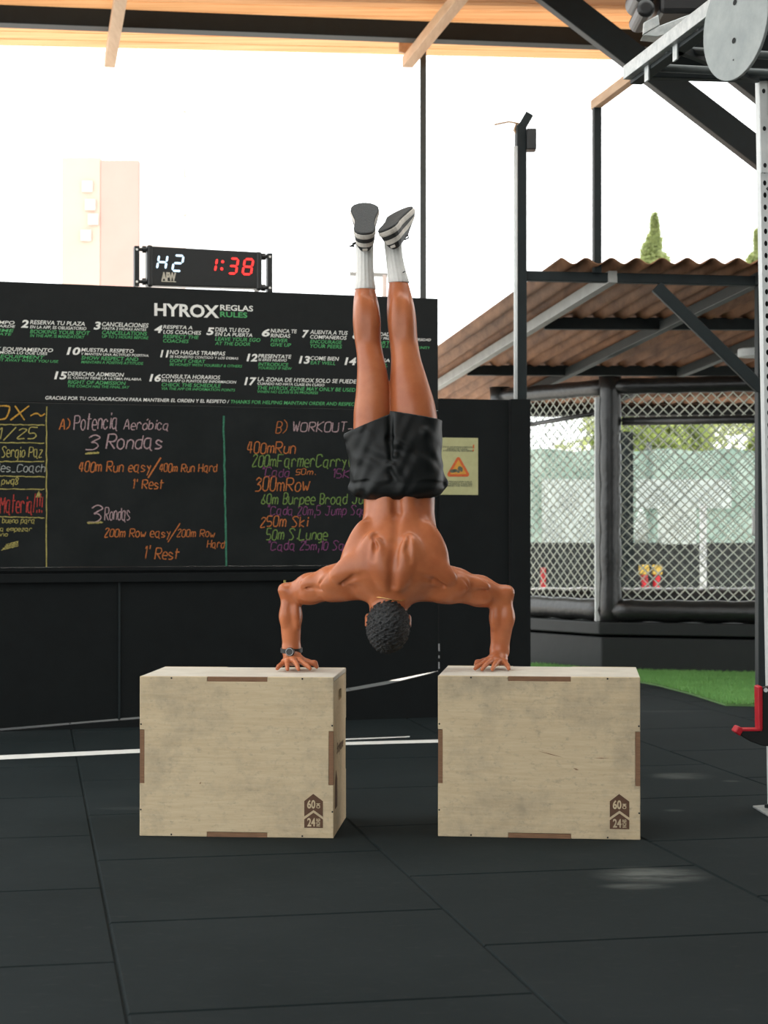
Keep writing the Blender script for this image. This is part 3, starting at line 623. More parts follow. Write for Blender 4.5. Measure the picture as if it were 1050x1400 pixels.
# ------------------------------------------------------------------ padded cage under the lean-to
def cage():
    c0 = Vector((1.81, 14.4, 0)); top = 2.30; base = .40
    dr = Vector((math.cos(R(-17)), math.sin(R(-17)), 0)); dl = Vector((math.cos(R(127)), math.sin(R(127)), 0))
    S = 1.35
    P = [c0 + dl * S, c0, c0 + dr * 2.6]
    # close the ring away from the camera
    d2 = Vector((math.cos(R(45)), math.sin(R(45)), 0)); P.append(P[2] + d2 * 1.9)
    P.append(P[3] + Vector((-.35, 2.3, 0))); P.append(P[0] + Vector((.1, 1.8, 0)))
    root = empty('fight_cage', c0, 0, 'black padded fighting cage of diamond wire mesh under the lean-to roof', 'cage')
    n = len(P); ctr = sum(P, Vector()) / n
    mb = MB(); out = [p + (p - ctr).normalized() * .10 for p in P]
    mb.prism([Vector((p.x, p.y, -.02)) for p in out], Z * (base - .10)); mb.prism([Vector((p.x, p.y, base - .10)) + (p - ctr).normalized() * .03 for p in out], Z * .10)
    mb.build('platform', M['skirt'], root, bevel=.01)
    for i, p in enumerate(P):
        mb = MB(); zz = [base - .02 + (top - base + .08) * k / 16 for k in range(17)]
        mb.tube([Vector((p.x, p.y, z)) for z in zz], [.085 + (.006 if k % 3 else -.004) for k in range(17)], 14); mb.build('post', M['vinyl_black'], root, smooth=True)
        if i == 1:
            mb = MB(); q = p - dr * .105 - Vector((0, .02, 0)); mb.box(q.x - .022, q.x + .022, q.y - .02, q.y + .02, base, top - .1); mb.build('post_edge', M['white_steel'], root, bevel=.008)
    for i in range(n):
        a = P[i]; b = P[(i + 1) % n]; d = (b - a); L = d.length; d.normalize(); k = max(6, int(L / .16))
        for nm, z, r in (('top_rail', top - .02, .062), ('bottom_rail', base + .09, .085)):
            mb = MB(); mb.tube([a + d * (L * j / k) + Z * z for j in range(k + 1)], [r * (1 + .09 * (j % 2)) for j in range(k + 1)], 12); mb.build(nm, M['vinyl_black'], root, smooth=True)
        if i in (0, 1):
            mb = MB(); mb.tube([a + d * .1 + Z * (top - .30), b - d * .1 + Z * (top - (.30 if i else .22))], .018 if i == 0 else .034, 8); mb.build('mid_rail', M['vinyl_black'], root, smooth=True)
        # diamond mesh
        mb = MB(); z0 = base + .1; z1 = top - .05; H = z1 - z0; pit = .084; tn = 1.0; r = .0050 if i in (0, 1) else .0035
        nn = Vector((d.y, -d.x, 0))
        for sgn in (1, -1):
            s = -H
            while s < L + (0 if sgn > 0 else H):
                # line s(t) = s + sgn * (z - z0) / tn
                pa = s if sgn > 0 else s; za, zb = 0.0, H
                sa = pa + (0 if sgn > 0 else 0); f = lambda zz: (s + zz) if sgn > 0 else (s + H - zz - 0)
                lo, hi = 0.0, H
                if sgn > 0: lo = max(0, -s); hi = min(H, L - s)
                else:
                    lo = max(0, s + H - L); hi = min(H, s + H)
                if hi - lo > .02:
                    A = a + d * f(lo) + Z * (z0 + lo) + nn * (.004 * sgn); B = a + d * f(hi) + Z * (z0 + hi) + nn * (.004 * sgn)
                    mb.tube([A, B], r, 4, caps=False)
                s += pit
        mb.build('wire_mesh', M['wire' if i in (0, 1) else 'wire_dark'], root, fix=False, label='pale galvanised diamond wire mesh' if i in (0, 1) else 'dark diamond wire mesh on the far side')
    return P
CAGE = cage()
# towel over the mesh rail near the upright
def towel():
    c = at(1036, 695, 13.55); mb = MB(); n = 7; m = 9; vs = []
    for j in range(m + 1):
        for i in range(n + 1):
            u = i / n - .5; v = j / m
            vs.append((c.x + u * .10 * (1 + .25 * v) + .012 * v, c.y - .02 + .018 * math.sin(6 * u + 3 * v), c.z - v * .23 * (1 - .25 * abs(u))))
    mb.add(vs, [(j * (n + 1) + i, j * (n + 1) + i + 1, (j + 1) * (n + 1) + i + 1, (j + 1) * (n + 1) + i) for j in range(m) for i in range(n)])
    o = mb.build('towel', M['white_cloth'], origin=c, smooth=True); s = o.modifiers.new('solid', 'SOLIDIFY'); s.thickness = .008
    tag(o, 'small white towel hanging on the cage mesh beside the white upright', 'towel')
towel()

# artificial turf
def turf():
    edge = [on_floor(x, y, -.004) for x, y in ((700, 927), (858, 931), (900, 939), (945, 951), (992, 966), (1040, 967), (1120, 969))]
    back = [on_floor(1180, 919, -.004), on_floor(880, 917, -.004), on_floor(800, 905, -.004), on_floor(690, 890, -.004)]
    poly = edge + back
    mb = MB(); mb.prism([Vector((p.x, p.y, -.02)) for p in poly], Z * .032)
    base = mb.build('turf_mat', M['turf_base']); tag(base, 'bright green artificial turf strip in front of the cage', 'turf')
    vs = []; fs = []; r = random.Random(3)
    xs = [p.x for p in poly]; ys = [p.y for p in poly]
    def inside(x, y):
        c = False; j = len(poly) - 1
        for i in range(len(poly)):
            if (poly[i].y > y) != (poly[j].y > y) and x < (poly[j].x - poly[i].x) * (y - poly[i].y) / (poly[j].y - poly[i].y) + poly[i].x: c = not c
            j = i
        return c
    k = 0
    while k < 42000:
        x = r.uniform(1.0, 4.0); y = r.uniform(min(ys), 14.9)
        if not inside(x, y): continue
        k += 1; a = r.uniform(0, 6.28); h = r.uniform(.02, .038); dx = math.cos(a) * .004; dy = math.sin(a) * .004; lx = r.uniform(-.012, .012); ly = r.uniform(-.012, .012)
        o = len(vs); vs += [(x - dx, y - dy, .011), (x + dx, y + dy, .011), (x + lx, y + ly, .011 + h)]; fs.append((o, o + 1, o + 2))
    me = bpy.data.meshes.new('turf_blades'); me.from_pydata(vs, [], fs); me.materials.append(M['turf'])
    o = bpy.data.objects.new('turf_blades', me); C.objects.link(o); o.parent = base; o['kind'] = 'stuff'
turf()

# ------------------------------------------------------------------ beyond the cage: cloth screens, low wall, pads, trees, towers
def simple(name, x0, x1, y0, y1, z0, z1, m, label, cat, group=None, bevel=0):
    mb = MB(); mb.box(x0, x1, y0, y1, z0, z1); o = mb.build(name, M[m], origin=((x0 + x1) / 2, (y0 + y1) / 2, z0), bevel=bevel); return tag(o, label, cat, group)
def pxbox(name, xa, xb, ya, yb, Y, th, m, label, cat, group=None):
    a = at(xa, yb, Y); b = at(xb, ya, Y); return simple(name, a.x, b.x, Y, Y + th, a.z, b.z, m, label, cat, group)
fs_ = empty('screen_fence', (3.2, 23, -.02), 0, 'pale green cloth screen fence standing far behind the cage', 'fence')
mb = MB(); vs = []; n = 80
for i in range(n + 1):
    x = -.5 + 9 * i / n; y = 23 + .03 * math.sin(i * 1.7)
    vs += [(x, y, .5), (x, y + .02, 2.15 + .02 * math.sin(i * .9))]
mb.add(vs, [(2 * i, 2 * i + 2, 2 * i + 3, 2 * i + 1) for i in range(n)]); mb.build('cloth', M['screen'], fs_, smooth=True, fix=False)
for x in (0, 1.7, 3.4, 5.1, 6.8, 8.5):
    mb = MB(); mb.tube([(x, 23.08, -.02), (x, 23.08, 2.25)], .035, 8); mb.build('fence_post', M['steel_grey'], fs_, smooth=True)
pxbox('low_wall', 660, 1230, 742, 866, 20.5, .25, 'skirt', 'low dark wall seen through the lower part of the cage mesh', 'wall')
pxbox('banner', 741, 812, 655, 742, 22.93, .03, 'banner', 'pale banner behind the left face of the cage', 'banner')
pxbox('banner', 870, 1000, 655, 695, 22.93, .03, 'banner', 'wide pale banner behind the right face of the cage', 'banner')
pxbox('machine', 905, 952, 690, 744, 20.45, .3, 'banner', 'pale grey machine standing on the low wall behind the cage', 'machine')
pxbox('pillar', 846, 866, 590, 850, 18.9, .25, 'steel_dark', 'dark pillar right behind the cage corner post', 'pillar')
pxbox('white_pole', 958, 966, 690, 866, 19.6, .06, 'white_steel', 'thin white pole behind the middle of the cage mesh', 'post')
mb = MB(); a = at(877, 744, 20.6); mb.tube([(a.x, 20.6, a.z), (a.x, 20.6, a.z + .20), (a.x, 20.6, a.z + .33), (a.x, 20.6, a.z + .40)], [.075, .08, .05, .02], 14)
tag(mb.build('white_bag', M['banner'], origin=a, smooth=True), 'white bottle-shaped bag behind the cage above the red pads', 'bag')
for px, lab in ((880.5, 'left one of two red pads with yellow tops behind the cage'), (898.5, 'right one of two red pads with yellow tops behind the cage')):
    a = at(px, 822, 20.3); r = empty('kick_pad', (a.x, 20.3, a.z), 0, lab, 'pad', 'red kick pads behind the cage')
    s_ = 1 if px < 890 else -1
    mb = MB(); mb.bar((a.x + .03 * s_, 20.3, a.z), (a.x, 20.3, a.z + .30), .10, .055, V); mb.build('pad', M['red_cloth'], r, bevel=.01)
    mb = MB(); mb.box(a.x - .055, a.x + .055, 20.25, 20.35, a.z + .30, a.z + .41); mb.build('yellow_top', M['yellow_cloth'], r, bevel=.015)
    mb = MB(); mb.box(a.x - .04, a.x + .04, 20.28, 20.32, -.02, a.z); mb.build('stand', M['black_plastic'], r)
a = at(743, 812, 19); simple('red_post', a.x - .025, a.x + .025, 19, 19.05, -.02, at(743, 776, 19).z, 'red_cloth', 'thin red post behind the left face of the cage', 'post')

def leaves(name, blobs, n, size, m, parent, seed):
    r = random.Random(seed); vs = []; fs = []
    for k in range(n):
        c, rad = blobs[r.randrange(len(blobs))]
        while True:
            q = Vector((r.uniform(-1, 1), r.uniform(-1, 1), r.uniform(-1, 1)))
            if .25 < q.length < 1: break
        p = Vector(c) + Vector((q.x * rad[0], q.y * rad[1], q.z * rad[2])); d = Vector((r.gauss(0, 1), r.gauss(0, 1), r.gauss(0, 1))).normalized(); e = d.orthogonal().normalized(); s = size * r.uniform(.6, 1.3)
        o = len(vs); vs += [p - d * s, p + e * s * .45, p + d * s, p - e * s * .45]; fs.append((o, o + 1, o + 2, o + 3))
    me = bpy.data.meshes.new(name); me.from_pydata([v - parent.location for v in vs], [], fs); me.materials.append(M[m]); o = bpy.data.objects.new(name, me); C.objects.link(o); o.parent = parent; return o
def tree(px, ytop, Y, kind, label, seed):
    b = at(px, 700, Y); top = at(px, ytop, Y).z; r = empty('conifer' if kind == 'cone' else 'leafy_tree', (b.x, Y, -.02), 0, label, 'tree', 'trees beyond the fence')
    mb = MB(); mb.tube([(b.x, Y, -.02), (b.x + .05, Y, top * .5), (b.x, Y, top * .9)], [.16, .11, .03], 8); mb.build('trunk', M['bark'], r, smooth=True)
    rr = random.Random(seed)
    if kind == 'cone':
        bl = [((b.x + rr.uniform(-.05, .05), Y, top - 4.2 * (1 - k / 24)), (max(.05, 1.7 * (1 - k / 24.5) ** 1.1) * rr.uniform(.75, 1.15),) * 2 + (.20,)) for k in range(25)]
        leaves('foliage', bl, 16000, .075, 'leaf_pale', r, seed)
    else:
        bl = [((b.x + rr.uniform(-.35, .35), Y + rr.uniform(-.8, .8), top - .9 + rr.uniform(-1.2, .4)), (rr.uniform(.3, .5),) * 2 + (rr.uniform(.3, .5),)) for k in range(12)]
        leaves('foliage', bl, 9000, .10, 'leaf', r, seed)
tree(893, 306, 34, 'cone', 'pale pointed conifer rising above the wavy lean-to roof', 1); tree(1036, 325, 40, 'cone', 'pale conifer at the right edge behind the upright', 2)
tree(876, 548, 28, 'round', 'leafy yellow-green tree behind the cage corner post', 3); tree(925, 552, 31.5, 'round', 'leafy yellow-green tree behind the middle of the cage', 4); tree(1055, 560, 35, 'round', 'leafy yellow-green tree behind the right edge of the cage', 5)

# washed-out buildings over the sign wall on the left
bl = empty('apartment_tower', (at(150, 400, 26).x, 26, 0), 0, 'hazy pink apartment tower showing above the left of the sign wall', 'building')
for nm, xa, xb, yt, m, th in (('peach_face', 84, 137, 215, 'peach_wall', 3), ('pink_face', 137, 190, 219, 'pink_wall', 2.9), ('pale_face', 190, 218, 222, 'pale_wall', 2.8)):
    a = at(xa, 700, 26); b = at(xb, yt, 26); mb = MB(); mb.box(a.x, b.x, 26, 26 + th, -.02, b.z); mb.build(nm, M[m], bl)
for x, y in ((120, 255), (124, 280), (128, 300), (118, 322)):
    a = at(x, y, 25.98); mb = MB(); mb.box(a.x - .08, a.x + .07, 25.96, 25.99, a.z - .08, a.z + .08); mb.build('window', M['pale_wall'], bl)
lp = empty('utility_pole', (at(251, 700, 22).x, 22, -.02), 0, 'very pale utility pole with small fittings rising behind the timer', 'pole')
a = at(251, 95, 22); mb = MB(); mb.tube([(a.x, 22, -.02), (a.x, 22, a.z)], .035, 8); mb.build('pole', M['pale_wall'], lp, smooth=True)
for x, y in ((257, 147), (259, 235), (224, 155), (225, 298), (256, 288)):
    b = at(x, y, 22); mb = MB(); mb.box(b.x - .045, b.x + .045, 21.96, 22.04, b.z - .05, b.z + .05); mb.bar((a.x, 22, b.z + .02), (b.x, 22, b.z), .02, .02); mb.build('fitting', M['concrete'], lp)
a = at(478, 374.5, 17); b = at(530, 376, 17); sl = empty('street_lamp', (b.x - .03, 17, -.02), 0, 'pale street lamp with a thin horizontal arm showing behind the white socks', 'lamp'); mb = MB(); mb.bar(a, b, .035, .035); mb.build('lamp_arm', M['grey_rafter'], sl); mb = MB(); mb.bar((b.x - .03, 17, -.02), (b.x - .03, 17, b.z), .04, .04, V); mb.build('lamp_pole', M['pale_wall'], sl)


# ------------------------------------------------------------------ pull-up rig on the right
def plate_holes(mb, O, ex, ez, en, w, z0, z1, pitch, hx, hz, th, seg=16):
    """a face plate w wide with one rounded hole per pitch, en = outward normal"""
    z = z0
    while z < z1 - 1e-6:
        h = min(pitch, z1 - z); c = z + h / 2; outer = []; inner = []
        for k in range(seg):
            a = 2 * math.pi * (k + .5) / seg; ca, sa = math.cos(a), math.sin(a); q = min((w / 2) / abs(ca) if abs(ca) > 1e-6 else 9, (h / 2) / abs(sa) if abs(sa) > 1e-6 else 9)
            outer.append(O + ex * (ca * q) + ez * (c + sa * q)); inner.append(O + ex * (ca * hx) + ez * (c + sa * hz))
        # exact corners
        vs = outer + inner + [p - en * th for p in inner]; fs = [(k, (k + 1) % seg, seg + (k + 1) % seg, seg + k) for k in range(seg)] + [(seg + k, seg + (k + 1) % seg, 2 * seg + (k + 1) % seg, 2 * seg + k) for k in range(seg)]
        o = len(mb.v); mb.add(vs, fs)
        for i, j in ((1, 1), (-1, 1), (-1, -1), (1, -1)):
            cpt = O + ex * (i * w / 2) + ez * (c + j * h / 2); ds = sorted(range(seg), key=lambda k: (outer[k] - cpt).length)[:2]
            mb.add([outer[ds[0]], outer[ds[1]], cpt], [(0, 1, 2)])
        z += h
RY = 7.38
rx = at(1049.5, 400, RY).x
rig = empty('pull_up_rig', (rx, RY, 0), 0, 'white perforated pull-up rig upright with overhead beams along the right edge', 'rig')
X1 = Vector((1, 0, 0)); Y1 = Vector((0, 1, 0))
lean = Vector((-.0152, 0, 1)).normalized()      # the upright stands a little off plumb
bot = at(1064.5, 1106, RY); bot.z = 0; O = Vector((bot.x, RY - .0375, 0))
zt = 3.02
mb = MB(); plate_holes(mb, O - X1 * .0205, X1, lean, -Y1, .034, .01, zt, .0495, .0070, .0115, .004); mb.add([O - X1 * .0035 + lean * .01, O + X1 * .0375 + lean * .01, O + X1 * .0375 + lean * zt, O - X1 * .0035 + lean * zt], [(0, 1, 2, 3)])
o = O
mb.add([O - X1 * .0375 + lean * .01, O - X1 * .0375 + lean * zt, O - X1 * .0375 + lean * zt + Y1 * .075, O - X1 * .0375 + lean * .01 + Y1 * .075], [(0, 1, 2, 3)])
mb.add([O + X1 * .0375 + lean * .01, O + X1 * .0375 + lean * zt, O + X1 * .0375 + lean * zt + Y1 * .075, O + X1 * .0375 + lean * .01 + Y1 * .075], [(0, 1, 2, 3)])
mb.add([O - X1 * .0375 + lean * .01 + Y1 * .075, O - X1 * .0375 + lean * zt + Y1 * .075, O + X1 * .0375 + lean * zt + Y1 * .075, O + X1 * .0375 + lean * .01 + Y1 * .075], [(0, 1, 2, 3)])
mb.build('upright', M['white_steel'], rig, fix=False)
mb = MB(); mb.prism([O - X1 * .034 + Y1 * .02 + lean * .02, O + X1 * .034 + Y1 * .02 + lean * .02, O + X1 * .034 + Y1 * .02 + lean * (zt - .02), O - X1 * .034 + Y1 * .02 + lean * (zt - .02)], Y1 * .05); mb.build('core', M['hole'], rig, label='dark hollow inside the upright')
Os = O - Y1 * .007; zb_ = at(1043, 239, RY).z; ztp = at(1043, 110, RY).z
mb = MB(); 
mb2 = MB(); mb2.prism([Os - X1 * .037 + lean * zb_, Os - X1 * .004 + lean * zb_, Os - X1 * .004 + lean * ztp, Os - X1 * .037 + lean * ztp], Y1 * .006); sp = mb2.build('splice_plate', M['white_steel'], rig, bevel=.002)
for yy in (128, 179, 229):
    mb = MB(); zc = at(1043, yy, RY).z; mb.disc(Os + lean * zc - Y1 * .0015 - X1 * .0205, X1 * .7, lean, .010, 12); mb.build('bolt_hole', M['hole'], sp, fix=False)
mb = MB(); zc = at(1043, 262, RY).z; mb.tube([Os + lean * zc - X1 * .01, Os + lean * (zc + .012) - Y1 * .012, Os + lean * zc + X1 * .03], .010, 8); mb.build('strap_end', M['black_plastic'], rig)
b3 = at(862, 97, 7.29); E = Vector((b3.x, b3.y, 3.0))
mb = MB(); mb.bar(E, Vector((2.2, 7.42, 3.0)), .05, .05); mb.build('cross_beam', M['steel_dark'], rig, bevel=.003)
mb = MB(); mb.bar(E + U * .02, E - U * 3.0, .05, .055); mb.build('side_beam', M['galv'], rig, bevel=.003, label='brushed silver side beam')
mb = MB(); mb.bar(E + U * .02 + V * .03 - Z * .035, E - U * 3.0 + V * .03 - Z * .035, .05, .02); mb.build('beam_flange', M['steel_dark'], rig, bevel=.002)
for t in (.16, .42, .75, 1.12):
    a = E - U * t - Z * .02; mb = MB(); mb.tube([a, a + V * 1.5], .016, 10); rr_ = mb.build('rung', M['steel_grey'], rig, smooth=True)
for t in (.20, .52, 1.0):
    a = E - U * t - Z * .055; mb = MB(); mb.obox(a, U, V, Z, .022, .004, .032); mb.build('clip', M['galv'], rig, bevel=.002, label='small silver clip')
mb = MB(); mb.bar(E - U * .5 - Z * .03, E - U * .1 + V * .5 - Z * .03, .03, .03); mb.build('gusset_bar', M['steel_dark'], rig)
mb = MB(); mb.bar(E - U * .0 + V * .62, E - U * 2.5 + V * .62, .06, .07); mb.build('inner_beam', M['steel_dark'], rig, bevel=.003)
bp_ = [on_floor(1029, 1104), on_floor(1052, 1118), on_floor(1095, 1118), on_floor(1090, 1100)]
mb = MB(); mb.prism([Vector((p.x, p.y, 0)) for p in bp_], Z * .008); mb.build('base_plate', M['galv'], rig, bevel=.002)
mb = MB(); p = on_floor(1049, 1107); mb.tube([(p.x, p.y, .004), (p.x, p.y, .022)], .012, 6); mb.build('base_bolt', M['steel_dark'], rig)
# foot brace of another frame by the turf edge
a = at(1037, 927, 12.6); b = at(1056, 910, 12.6); fs2 = empty('steel_stand', (b.x + .04, 12.6, .012), 0, 'grey steel stand with a slanting foot on the turf at the right edge', 'stand'); mb = MB(); mb.bar((a.x, 12.6, .03), (b.x + .04, 12.6, b.z + .08), .05, .03, up=Y1); mb.build('foot', M['steel_grey'], fs2); mb = MB(); mb.bar((b.x + .055, 12.6, .012), (b.x + .055, 12.6, 2.2), .05, .05, up=Y1); mb.build('pole', M['steel_grey'], fs2)

# J-hook
JH = 7.27
jh = empty('bar_hook', at(1045, 1000, JH), 0, 'black bar hook with bright red edging on the right upright, low down', 'hook')
def jp(px, py, off=0): return at(px, py, JH + off)
mb = MB(); mb.prism([jp(x, y) for x, y in ((1039, 941), (1052, 939), (1064, 939), (1064, 1021), (1043, 1020), (1026, 1014), (1011, 1005), (1014, 997), (1038, 1000))], Y1 * .055); mb.build('body', M['black_plastic'], jh, bevel=.004)
mb = MB(); mb.prism([jp(x, y, -.012) for x, y in ((1036.5, 939.5), (1041.5, 938), (1043, 940), (1043, 998), (1037.5, 998.5))], Y1 * .08); mb.build('upright_edge', M['red'], jh, bevel=.004)
mb = MB(); mb.prism([jp(x, y, -.012) for x, y in ((1004.5, 1001), (1009.5, 993.5), (1015.5, 995.5), (1016, 1000), (1012, 1006.5))], Y1 * .08); mb.build('lip', M['red'], jh, bevel=.004)
mb = MB(); mb.prism([jp(x, y, -.008) for x, y in ((1015, 997), (1042, 997), (1042, 999.3), (1015, 999.6))], Y1 * .07); mb.build('saddle', M['red'], jh)
mb = MB(); mb.disc(jp(1047, 943.5, -.004), X1, Z, .009, 12); mb.tube([jp(1047, 943.5, -.004), jp(1047, 943.5, .01)], .009, 12); mb.build('screw', M['white_steel'], jh)

# round target plate on the rig
tc_ = at(1008.5, 31, 6.0); ta = R(-67)
tx = Vector((math.cos(ta), math.sin(ta), 0)); tn_ = Vector((tx.y, -tx.x, 0))
td = empty('target_disc', tc_ - Z * .19, 0, 'round grey metal target disc hanging from the rig at the upper right', 'disc')
tz_ = (Z * .995 + tx * .05).normalized()
mb = MB(); mb.disc(tc_, tx, tz_, .190, 48, .012); mb.build('disc', M['grey_disc'], td, bevel=.002)
mb = MB(); nn = tx.cross(tz_)
side = -1 if nn.y > 0 else 1
for dz, r in ((.066, .010), (-.061, .010), (-.125, .003)):
    for off in (-.0015, .0135): mb.disc(tc_ + tz_ * dz + nn * off, tx * 1.1, tz_, r, 12)
mb.build('bolt_hole', M['hole'], td, fix=False)
mb = MB(); mb.bar(tc_ + nn * .006 + tz_ * .15, Vector((tc_.x, tc_.y, 3.4)), .03, .012, up=tx); mb.build('hanger', M['steel_dark'], td)

# black drum unit over the silver beam
gy = 8.3
ga = at(905, 20, gy)
un = empty('blower_unit', ga, 0, 'black blower unit with a shiny drum above the silver rig beam', 'blower')
mb = MB(); c = at(925, 5, gy); mb.box(c.x - .085, c.x + .24, gy - .05, gy + .25, c.z - .055, c.z + .12); mb.build('housing', M['blower_black'], un, bevel=.02)
mb = MB(); c2 = at(880, 5, gy); mb.tube([c2 + Vector((0, -.08, -.04)), c2 + Vector((0, -.07, -.04)), c2 + Vector((0, .2, -.04))], [.028, .042, .042], 20); mb.tube([c2 + Vector((0, -.04, .05)), c2 + Vector((0, .2, .05))], .06, 20)
mb.build('drum', M['blower_black'], un, bevel=.006, smooth=False)
mb = MB(); mb.prism([at(x, y, gy - .06) for x, y in ((879, 48), (894, 38), (944, 19), (952, 19), (952, 24), (938, 40), (899, 50))], Y1 * .1); mb.prism([at(x, y, gy - .065) for x, y in ((879, 47), (880, 31), (900, 20), (902, 34))], Y1 * .02); mb.build('bracket', M['galv'], un, bevel=.003, label='scuffed silver bracket under the unit')
mb = MB(); mb.bar((ga.x + .1, gy + .1, c.z + .1), (ga.x + .1, gy + .1, 5.0), .04, .04, up=Y1); mb.build('hanging_rod', M['steel_dark'], un)

# ------------------------------------------------------------------ the two wooden plyo boxes
def plyo(name, fl, fr, depth, H, seed, label, sidemark):
    """fl, fr: front-bottom-left / right points on the floor"""
    d = fr - fl; W = d.length; rz = math.atan2(d.y, d.x); ply = wood_mat('birch_ply' + ('_scuffed' if seed > 5 else ''), seed)
    r = empty(name, (fl.x, fl.y, 0), rz, label, 'plyo box', 'wooden plyo boxes'); t = .018; bv = .0025
    x0, x1, z0, z1 = .35 * W, .66 * W, .33 * H, .665 * H; q = t * .98
    # front panel notched for the finger joints
    def front(y, name):
        poly = [(0, 0), (x0, 0), (x0, q), (x1, q), (x1, 0), (W, 0), (W, z0), (W - q, z0), (W - q, z1), (W, z1), (W, H), (x1, H), (x1, H - q), (x0, H - q), (x0, H), (0, H), (0, z1), (q, z1), (q, z0), (0, z0)]
        mb = MB(); mb.prism([Vector((a, y, b)) for a, b in poly], Vector((0, t, 0))); return mb.build(name, ply, r, local=True, bevel=bv)
    front(0, 'front_panel'); front(depth - t, 'back_panel')
    e = .0005
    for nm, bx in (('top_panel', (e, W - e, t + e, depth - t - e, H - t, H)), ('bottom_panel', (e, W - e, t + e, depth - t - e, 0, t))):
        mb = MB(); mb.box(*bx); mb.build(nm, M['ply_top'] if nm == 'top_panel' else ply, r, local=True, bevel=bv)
    # side panels with a hand hole
    for nm, xa in (('side_panel', 0.0), ('side_panel', W - t)):
        mb = MB(); yc, zc, hy, hz = depth * .5, H * .86, .055, .021; seg = 24
        inner = []; outer = []; ya, yb, za, zb = t + e, depth - t - e, t + e, H - t - e
        for k in range(seg):
            a = 2 * math.pi * k / seg; ca, sa = math.cos(a), math.sin(a); pw = .45
            inner.append((yc + hy * math.copysign(abs(ca) ** pw, ca), zc + hz * math.copysign(abs(sa) ** pw, sa)))
        ring = []
        for k in range(seg):
            a = 2 * math.pi * k / seg; ca, sa = math.cos(a), math.sin(a); qy = ((yb - yc) if ca > 0 else (yc - ya)); qz = ((zb - zc) if sa > 0 else (zc - za)); s_ = 1 / max(abs(ca), abs(sa)); ring.append((yc + qy * max(-1, min(1, ca * s_)), zc + qz * max(-1, min(1, sa * s_))))
        vs = [(xa, *p) for p in ring] + [(xa, *p) for p in inner] + [(xa + t, *p) for p in ring] + [(xa + t, *p) for p in inner]; fs = []
        for k in range(seg):
            k2 = (k + 1) % seg; fs += [(k, k2, seg + k2, seg + k), (2 * seg + k, 3 * seg + k, 3 * seg + k2, 2 * seg + k2), (seg + k, seg + k2, 3 * seg + k2, 3 * seg + k), (k, 2 * seg + k, 2 * seg + k2, k2)]
        mb.add(vs, fs); mb.build(nm, ply, r, local=True)
    tabs = []
    for (a, b, c, d_) in ((x0, x1, H - t, H), (x0, x1, 0, t), (0, t, z0, z1), (W - t, W, z0, z1)):
        mb = MB(); g_ = .0006; mb.box(a + g_, b - g_, .0008, t, c + (g_ if c else 0), d_ - (g_ if d_ == H else .0012)); mb.build('finger_joint', M['ply_edge'], r, local=True, label='brown end grain finger joint')
    # burnt-in size mark
    px2 = W / 277.0; mx0 = W - 41.5 * px2 * (1.0); mx1 = W - 15 * px2; mz = 14.5 * px2; k = (mx1 - mx0) / 26.0
    def mp(x, y): return Vector((mx0 + (x - 417.3) * k, -.0006, mz + (1128 - y) * k))
    mb = MB()
    for poly in (((417.3, 1091), (429.8, 1081), (443.3, 1091), (443.3, 1112.5), (430.2, 1103.3), (417.3, 1112.5)), ((417.3, 1116.3), (430.2, 1107), (443.3, 1116.3), (443.3, 1128), (417.3, 1128))):
        mb.prism([mp(*p) for p in poly], Vector((0, .0012, 0)))
    sm = mb.build('size_mark', M['brown_mark'], r, local=True)
    mb = MB(); ex = Vector((1, 0, 0))
    off = Vector((0, -.0004, 0))
    def tx(t_, x0_, x1_, yt, yb, rot=False):
        if not rot: text_into(mb, t_, mp(x0_, yb) + off, ex, Z, (x1_ - x0_) * k, (yb - yt) * k, .03)
        else: text_into(mb, t_, mp(x1_, yb) + off, Z, -ex, (yb - yt) * k, (x1_ - x0_) * k, .03)
    tx('60', 421.3, 432.8, 1090, 1100.8); tx('CM', 434.3, 439.2, 1094, 1101, True); tx('24', 421.5, 432.7, 1115, 1125.6); tx('INCHES', 434.3, 439.2, 1115, 1126, True)
    mb.build('size_digits', ply, sm, local=True, fix=False)
    for (a, b) in ((.007, .70), (.993, .70), (.006, .165), (.994, .165), (.165, .012), (.84, .012), (.165, .99), (.84, .99)):
        mb = MB(); mb.disc(Vector((a * W, -.0006, b * H)), Vector((1, 0, 0)), Z, .0034, 10); mb.build('screw', M['hole'], r, local=True, fix=False)
    if sidemark:
        mb = MB(); text_into(mb, 'Bodytone', Vector((W + .0006, .11, H * .50)), Vector((0, 1, 0)), Z, .25, .040, .02, .3); mb.build('side_lettering', M['brown_mark'], r, local=True, fix=False)
        mb = MB(); z_ = .10; mb.prism([Vector((W + .0002, y, z)) for y, z in ((.05, z_), (.13, z_), (.13, z_ + .105), (.09, z_ + .14), (.05, z_ + .105))], Vector((.0006, 0, 0))); mb.build('size_mark', M['brown_mark'], r, local=True)
    # short knots and pencil scratches on the face
    for s_ in ([(.315, .335, .012, .004, 60)] if seed < 5 else [(.56, .52, .10, .003, -14), (.81, .50, .06, .003, 0), (.685, .43, .022, .005, -20)]):
        mb = MB(); c = Vector((s_[0] * W, -.0004, s_[1] * H)); a = R(s_[4]); u_ = Vector((math.cos(a), 0, math.sin(a))); v_ = Vector((-math.sin(a), 0, math.cos(a)))
        mb.add([c - u_ * s_[2] / 2, c + v_ * s_[3] / 2, c + u_ * s_[2] / 2, c - v_ * s_[3] / 2], [(0, 1, 2, 3)]); mb.build('scratch', M['ply_edge'], r, local=True, fix=False)
    return r
def fp(px, py):
    p = on_floor(px, py); p.z = 0; return p
bl_ = fp(190.8, 1142.8); br_ = fp(456.0, 1146.3)
